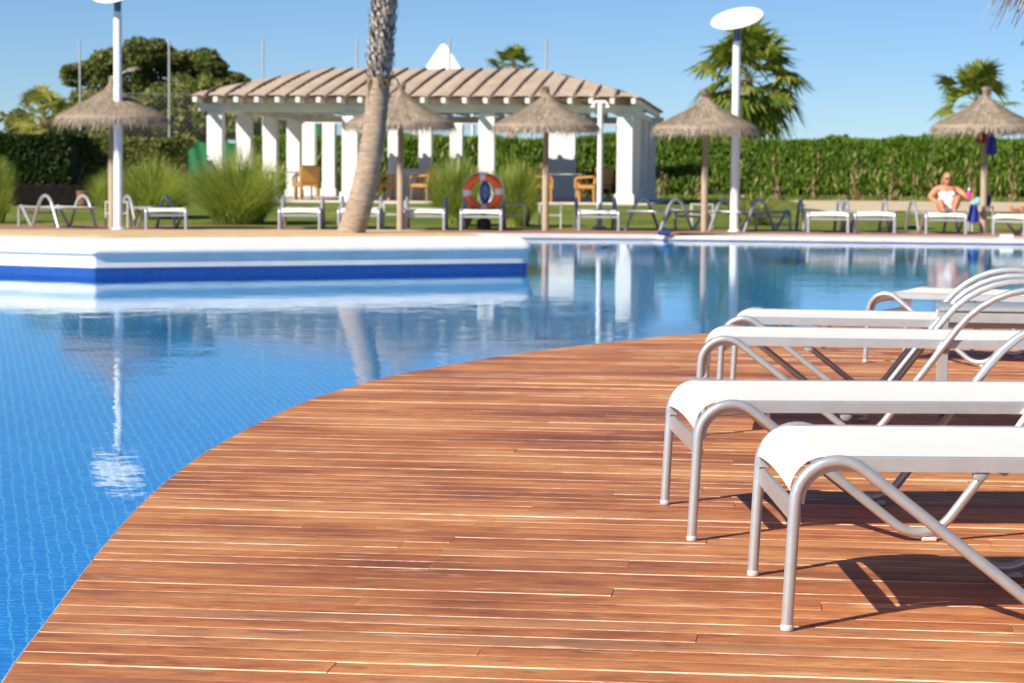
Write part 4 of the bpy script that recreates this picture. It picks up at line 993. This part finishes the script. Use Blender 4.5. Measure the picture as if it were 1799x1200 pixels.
loops(mb, pk); mb.build('canopy_sheet', M['white'], t, ang=20)
for sx in (-1, 1):
    for sy in (-1, 1): mb = MB(); mb.tube([(sx*wd*1.1, sy*wd*1.1, 0), (sx*wd*1.1, sy*wd*1.1, bz)], .05, 8); mb.build('leg', M['white'], t)

# ------------------------------------------------------------------ small things by the far pool edge
p = ground(1167, 414); mb = MB(); mb.box(0, 0, .045, .22, .14, .09, bev=.03); mb.tube([(-.06, 0, .088), (-.03, 0, .13), (.03, 0, .13), (.06, 0, .088)], .008, 6); o = mb.build('bag', M['navy']); o.location = (p.x, p.y, .001); tag(o, 'small dark blue bag lying on the far pool coping', 'bag')
p = ground(1767, 420, 0); mb = MB(); mb.box(0, 0, .0, .22, .03, .15, bev=.006); o = mb.build('depth_marker', M['white']); o.location = (p.x, p.y - .055, -.0); tag(o, 'small blank white plate on the pool coping at the right edge', 'plate')
p = ground(1607, 402); mb = MB(); mb.box(0, 0, .03, .34, .20, .06, bev=.02); o = mb.build('green_mat', M['green']); o.location = (p.x, p.y, .0); tag(o, 'small green folded mat lying on the grass left of the woman', 'mat')

# ------------------------------------------------------------------ people
def skin_body(name, mat, V, E, rad, root, parent=None, sub=2, smooth=True):
    me = bpy.data.meshes.new('tmp'); me.from_pydata([tuple(v) for v in V], E, []); o = bpy.data.objects.new('tmp', me); COL.objects.link(o)
    sk = o.modifiers.new('s', 'SKIN'); sk.use_smooth_shade = True; o.modifiers.new('ss', 'SUBSURF').levels = sub; o.modifiers['ss'].render_levels = sub
    lay = me.skin_vertices[0].data if me.skin_vertices else None
    if lay is None:
        bm_ = None
    for i, r in enumerate(rad): lay[i].radius = (r, r) if not isinstance(r, tuple) else r
    for i in range(len(rad)): lay[i].use_root = (i == root)
    dg = bpy.context.evaluated_depsgraph_get(); nm = bpy.data.meshes.new_from_object(o.evaluated_get(dg)); nm.name = name
    bpy.data.objects.remove(o); nm.materials.clear(); nm.polygons.foreach_set('use_smooth', [True]*len(nm.polygons))
    return link(name, nm, mat, parent)
def ball(mb, c, r, sx=1, sy=1, sz=1, seg=16):
    pr = [(r*math.sin(math.pi*i/10), -r*math.cos(math.pi*i/10)) for i in range(11)]
    mb.lathe(pr, seg, (0, 0, 0), Matrix.Translation(c) @ Matrix.Diagonal((sx, sy, sz, 1)), caps=False)
def fingers(V, E, rad, hand, wrist, curl, side, palm=.085):
    """five finger chains from the palm end; curl is the direction the fingers bend to"""
    d = (Vector(V[hand]) - Vector(V[wrist])).normalized(); s = Vector(side).normalized(); c = Vector(curl).normalized()
    for k, (off, ln) in enumerate(((-.030, .060), (-.010, .072), (.010, .068), (.029, .052))):
        b = Vector(V[hand]) + d*.028 + s*off; n0 = len(V); V += [b, b + d*ln*.45 + c*ln*.15, b + d*ln*.75 + c*ln*.55]; rad += [.0095, .009, .0075]; E += [(hand, n0), (n0, n0+1), (n0+1, n0+2)]
    b = Vector(V[hand]) - s*.034 - d*.012; n0 = len(V); V += [b, b - s*.018 + d*.03 + c*.01, b - s*.012 + d*.055 + c*.024]; rad += [.011, .010, .008]; E += [(hand, n0), (n0, n0+1), (n0+1, n0+2)]
# seated woman in white, knees drawn up, facing the pool. Local frame: x right in the picture, -y towards the pool, z up; origin on the deck under the hips
lw_ = LGW.location; fx_ = lw_.x - LW/2
WO = Vector((fx_ + .17, lw_.y + .98, 0))
wom = thing('person', 'woman in a white bathing suit sitting on a far lounger with knees drawn up', 'person', WO)
V = [(.02, .0, .47), (.02, .06, .60), (.02, .09, .72), (.02, .11, .80), (.02, .09, .87), (.02, .055, .95),      # 0 pelvis 1 waist 2 chest 3 shoulders base 4 neck 5 head
     (-.165, .11, .80), (-.29, .06, .64), (-.16, -.02, .55), (-.115, -.05, .53),                                # 6 shoulder L 7 elbow 8 wrist 9 hand
     (.205, .11, .80), (.325, .0, .70), (.345, -.10, .66), (.35, -.15, .665),                                  # 10.. right arm out to the pink bottle
     (-.09, -.02, .46), (-.17, -.36, .58), (-.17, -.58, .445), (-.17, -.72, .405),                             # left leg hip knee ankle toes
     (.13, -.02, .46), (.16, -.34, .66), (.05, -.56, .445), (.03, -.72, .41)]                                  # right leg
E = [(0, 1), (1, 2), (2, 3), (3, 4), (4, 5), (3, 6), (6, 7), (7, 8), (8, 9), (3, 10), (10, 11), (11, 12), (12, 13), (0, 14), (14, 15), (15, 16), (16, 17), (0, 18), (18, 19), (19, 20), (20, 21)]
rad = [(.185, .145), (.170, .135), (.175, .135), (.125, .095), .058, .052, .070, .052, .033, (.036, .02), .070, .052, .031, (.036, .02), .105, .066, .040, .032, .105, .066, .040, .032]
V = [Vector(v) for v in V]
fingers(V, E, rad, 9, 8, (.1, .3, -.6), (.5, .6, .4)); fingers(V, E, rad, 13, 12, (-.2, .3, .9), (.2, -.3, .9))
skin_body('body', M['skin'], V, E, rad, 0, wom)
hd = MB(); hc = Vector((.02, .030, .985)); n0 = 0; seg, rings = 24, 18
for i in range(rings+1):
    th = math.pi*i/rings; z = -math.cos(th)
    for j in range(seg):
        a = 2*math.pi*j/seg; x, y = math.sin(th)*math.cos(a), math.sin(th)*math.sin(a); sx = .074*(1 - .16*max(0, -z)); sy = .092*(1 - .10*max(0, -z)); px_, py_, pz_ = x*sx, y*sy, z*.115
        if y < -.5:
            if abs(x) < .22 and -.35 < z < .05: py_ -= .020*(1 - abs(x)/.22)*(1 - abs(z + .2)/.25 if abs(z+.2) < .25 else 0)     # nose
            if abs(x) < .35 and -.62 < z < -.45: py_ -= .006                                                                     # lips
            if .18 < abs(x) < .5 and -.02 < z < .20: py_ += .007                                                                 # eye sockets
        if abs(y) < .22 and abs(x) > .9 and abs(z) < .3: px_ *= 1.10                                                            # ears
        hd.v.append(tuple(hc + Vector((px_, py_, pz_))))
for i in range(rings):
    for j in range(seg): a = i*seg + j; b = i*seg + (j+1) % seg; hd.f.append((a, b, b+seg, a+seg))
hb = hd.build('head', M['skin'], wom, ang=80)
bpy.context.view_layer.update()
# join head into the one body mesh
bd = [c for c in kids(wom) if c.name.startswith('body')][0]
n1 = len(bd.data.vertices); vv = [tuple(v.co) for v in bd.data.vertices] + [tuple(v.co) for v in hb.data.vertices]; ff = [tuple(p.vertices) for p in bd.data.polygons] + [tuple(n1 + i for i in p.vertices) for p in hb.data.polygons]
nm = bpy.data.meshes.new('body'); nm.from_pydata(vv, [], ff); nm.materials.append(M['skin']); nm.polygons.foreach_set('use_smooth', [True]*len(nm.polygons)); bd.data = nm; bpy.data.objects.remove(hb)
mb = MB(); 
for q in ((.02, .060, 1.005, .092, 1.0, 1.0, 1.12), (-.055, .080, .93, .045, .8, .9, 2.1), (.095, .080, .93, .045, .8, .9, 2.1), (.02, .115, .93, .06, 1.2, .7, 1.8)): ball(mb, q[:3], q[3], *q[4:])
mb.build('hair', M['hair'], wom, ang=80)
mb = MB()
for s in (-1, 1): ball(mb, (.02 + s*.031, -.063, .992), .026, 1.0, .35, .75)
mb.tube([(-.05, -.045, 1.0), (.02, -.067, .997), (.09, -.045, 1.0)], .005, 6); mb.build('sunglasses', M['dark'], wom)
mb = MB()
for s in (-1, 1): ball(mb, (.02 + s*.072, -.022, .705), .074, 1.05, .75, .85)
mb.sweep([(.02 + .150*math.cos(a/24*2*math.pi), .09 + .128*math.sin(a/24*2*math.pi), .705) for a in range(24)], [(-.006, -.03), (.006, -.03), (.006, .03), (-.006, .03)], up=(0, 0, 1), closed=True)
ball(mb, (.02, .0, .475), .175, 1.10, .88, .72); ball(mb, (.02, .045, .58), .155, 1.12, .92, .85); mb.build('bathing_suit', M['white'], wom, ang=80)
# pink bottle in her hand, striped towel and things on the little table
mb = MB(); mb.lathe([(0, 0), (.040, .002), (.042, .02), (.042, .12), (.03, .15), (.016, .16), (.016, .19), (0, .192)], 16, caps=False); o = mb.build('bottle', M['pink'], ang=50)
mb = MB(); mb.lathe([(0, .0), (.021, .001), (.021, .035), (.016, .045), (0, .047)], 14, (0, 0, .168), caps=False); mb.build('bottle_cap', M['white'], o); o.location = WO + Vector((.375, -.21, .61)); tag(o, 'bright pink bottle with a pale cap held in the hand of the woman in white', 'bottle')
f4 = FT4.location
mb = MB(); rg = random.Random(6)
for k in range(3):
    ball(mb, (-.10 + .05*k, -.02 + .03*k, .06 + .035*k), .085, 1.25, 1.0, .6)
o = mb.build('rolled_towel', M['aqua'], ang=80); o.location = (f4.x, f4.y, .474); tag(o, 'crumpled aqua and white towel heaped on the small table beside the woman', 'towel')
o = cloth('draped_towel', 'blue towel hanging over the front of the small table beside the woman', 'towel', M['bluecloth'], (f4.x - .18, f4.y - .235, .50), .26, .34, 9)
mb = MB(); mb.lathe([(0, 0), (.055, .001), (.075, .05), (.08, .17), (.06, .20), (.0, .19)], 16, caps=False); o = mb.build('beach_bag', M['navy'], ang=50); hb_ = MB(); hb_.tube([(-.06, 0, .18), (-.04, 0, .27), (.04, 0, .27), (.06, 0, .18)], .008, 6); hb_.build('handle', M['aqua'], o); o.location = (f4.x + .13, f4.y + .05, .474); tag(o, 'small dark bag with pale handles on the table by the parasol pole', 'bag')
# sunbather lying on the lounger at the right edge, feet towards the left
lm = LGM.location; a = LGM.rotation_euler.z
sb = thing('person', 'sunbather lying on the far lounger at the right edge, bare feet showing', 'person', (lm.x, lm.y, .379), a)
V = [(1.15, .36, .11), (1.30, .36, .12), (1.48, .36, .20), (1.60, .36, .27), (1.68, .36, .32), (1.78, .36, .38),
     (1.58, .18, .24), (1.36, .12, .10), (1.14, .13, .06), (1.08, .14, .05), (1.58, .54, .24), (1.36, .60, .10), (1.14, .59, .06), (1.08, .58, .05),
     (1.05, .27, .10), (.62, .25, .17), (.22, .25, .055), (.17, .25, .15), (1.05, .45, .10), (.60, .46, .08), (.18, .47, .055), (.14, .48, .16)]
E = [(0, 1), (1, 2), (2, 3), (3, 4), (4, 5), (3, 6), (6, 7), (7, 8), (8, 9), (3, 10), (10, 11), (11, 12), (12, 13), (0, 14), (14, 15), (15, 16), (16, 17), (0, 18), (18, 19), (19, 20), (20, 21)]
rad = [(.15, .10), (.135, .09), (.15, .105), (.10, .08), .055, .09, .055, .043, .03, (.036, .02), .055, .043, .03, (.036, .02), .09, .060, .042, .034, .09, .060, .042, .034]
V = [Vector(v) for v in V]; fingers(V, E, rad, 9, 8, (0, 0, -1), (0, 1, 0)); fingers(V, E, rad, 13, 12, (0, 0, -1), (0, 1, 0))
skin_body('body', M['skin'], V, E, rad, 0, sb)
mb = MB(); ball(mb, (1.82, .36, .42), .10, 1, .95, 1); mb.build('hair', M['hair'], sb, ang=80)
mb = MB(); ball(mb, (1.12, .36, .11), .16, .8, 1.15, .72); mb.build('swim_shorts', M['navy'], sb, ang=80)
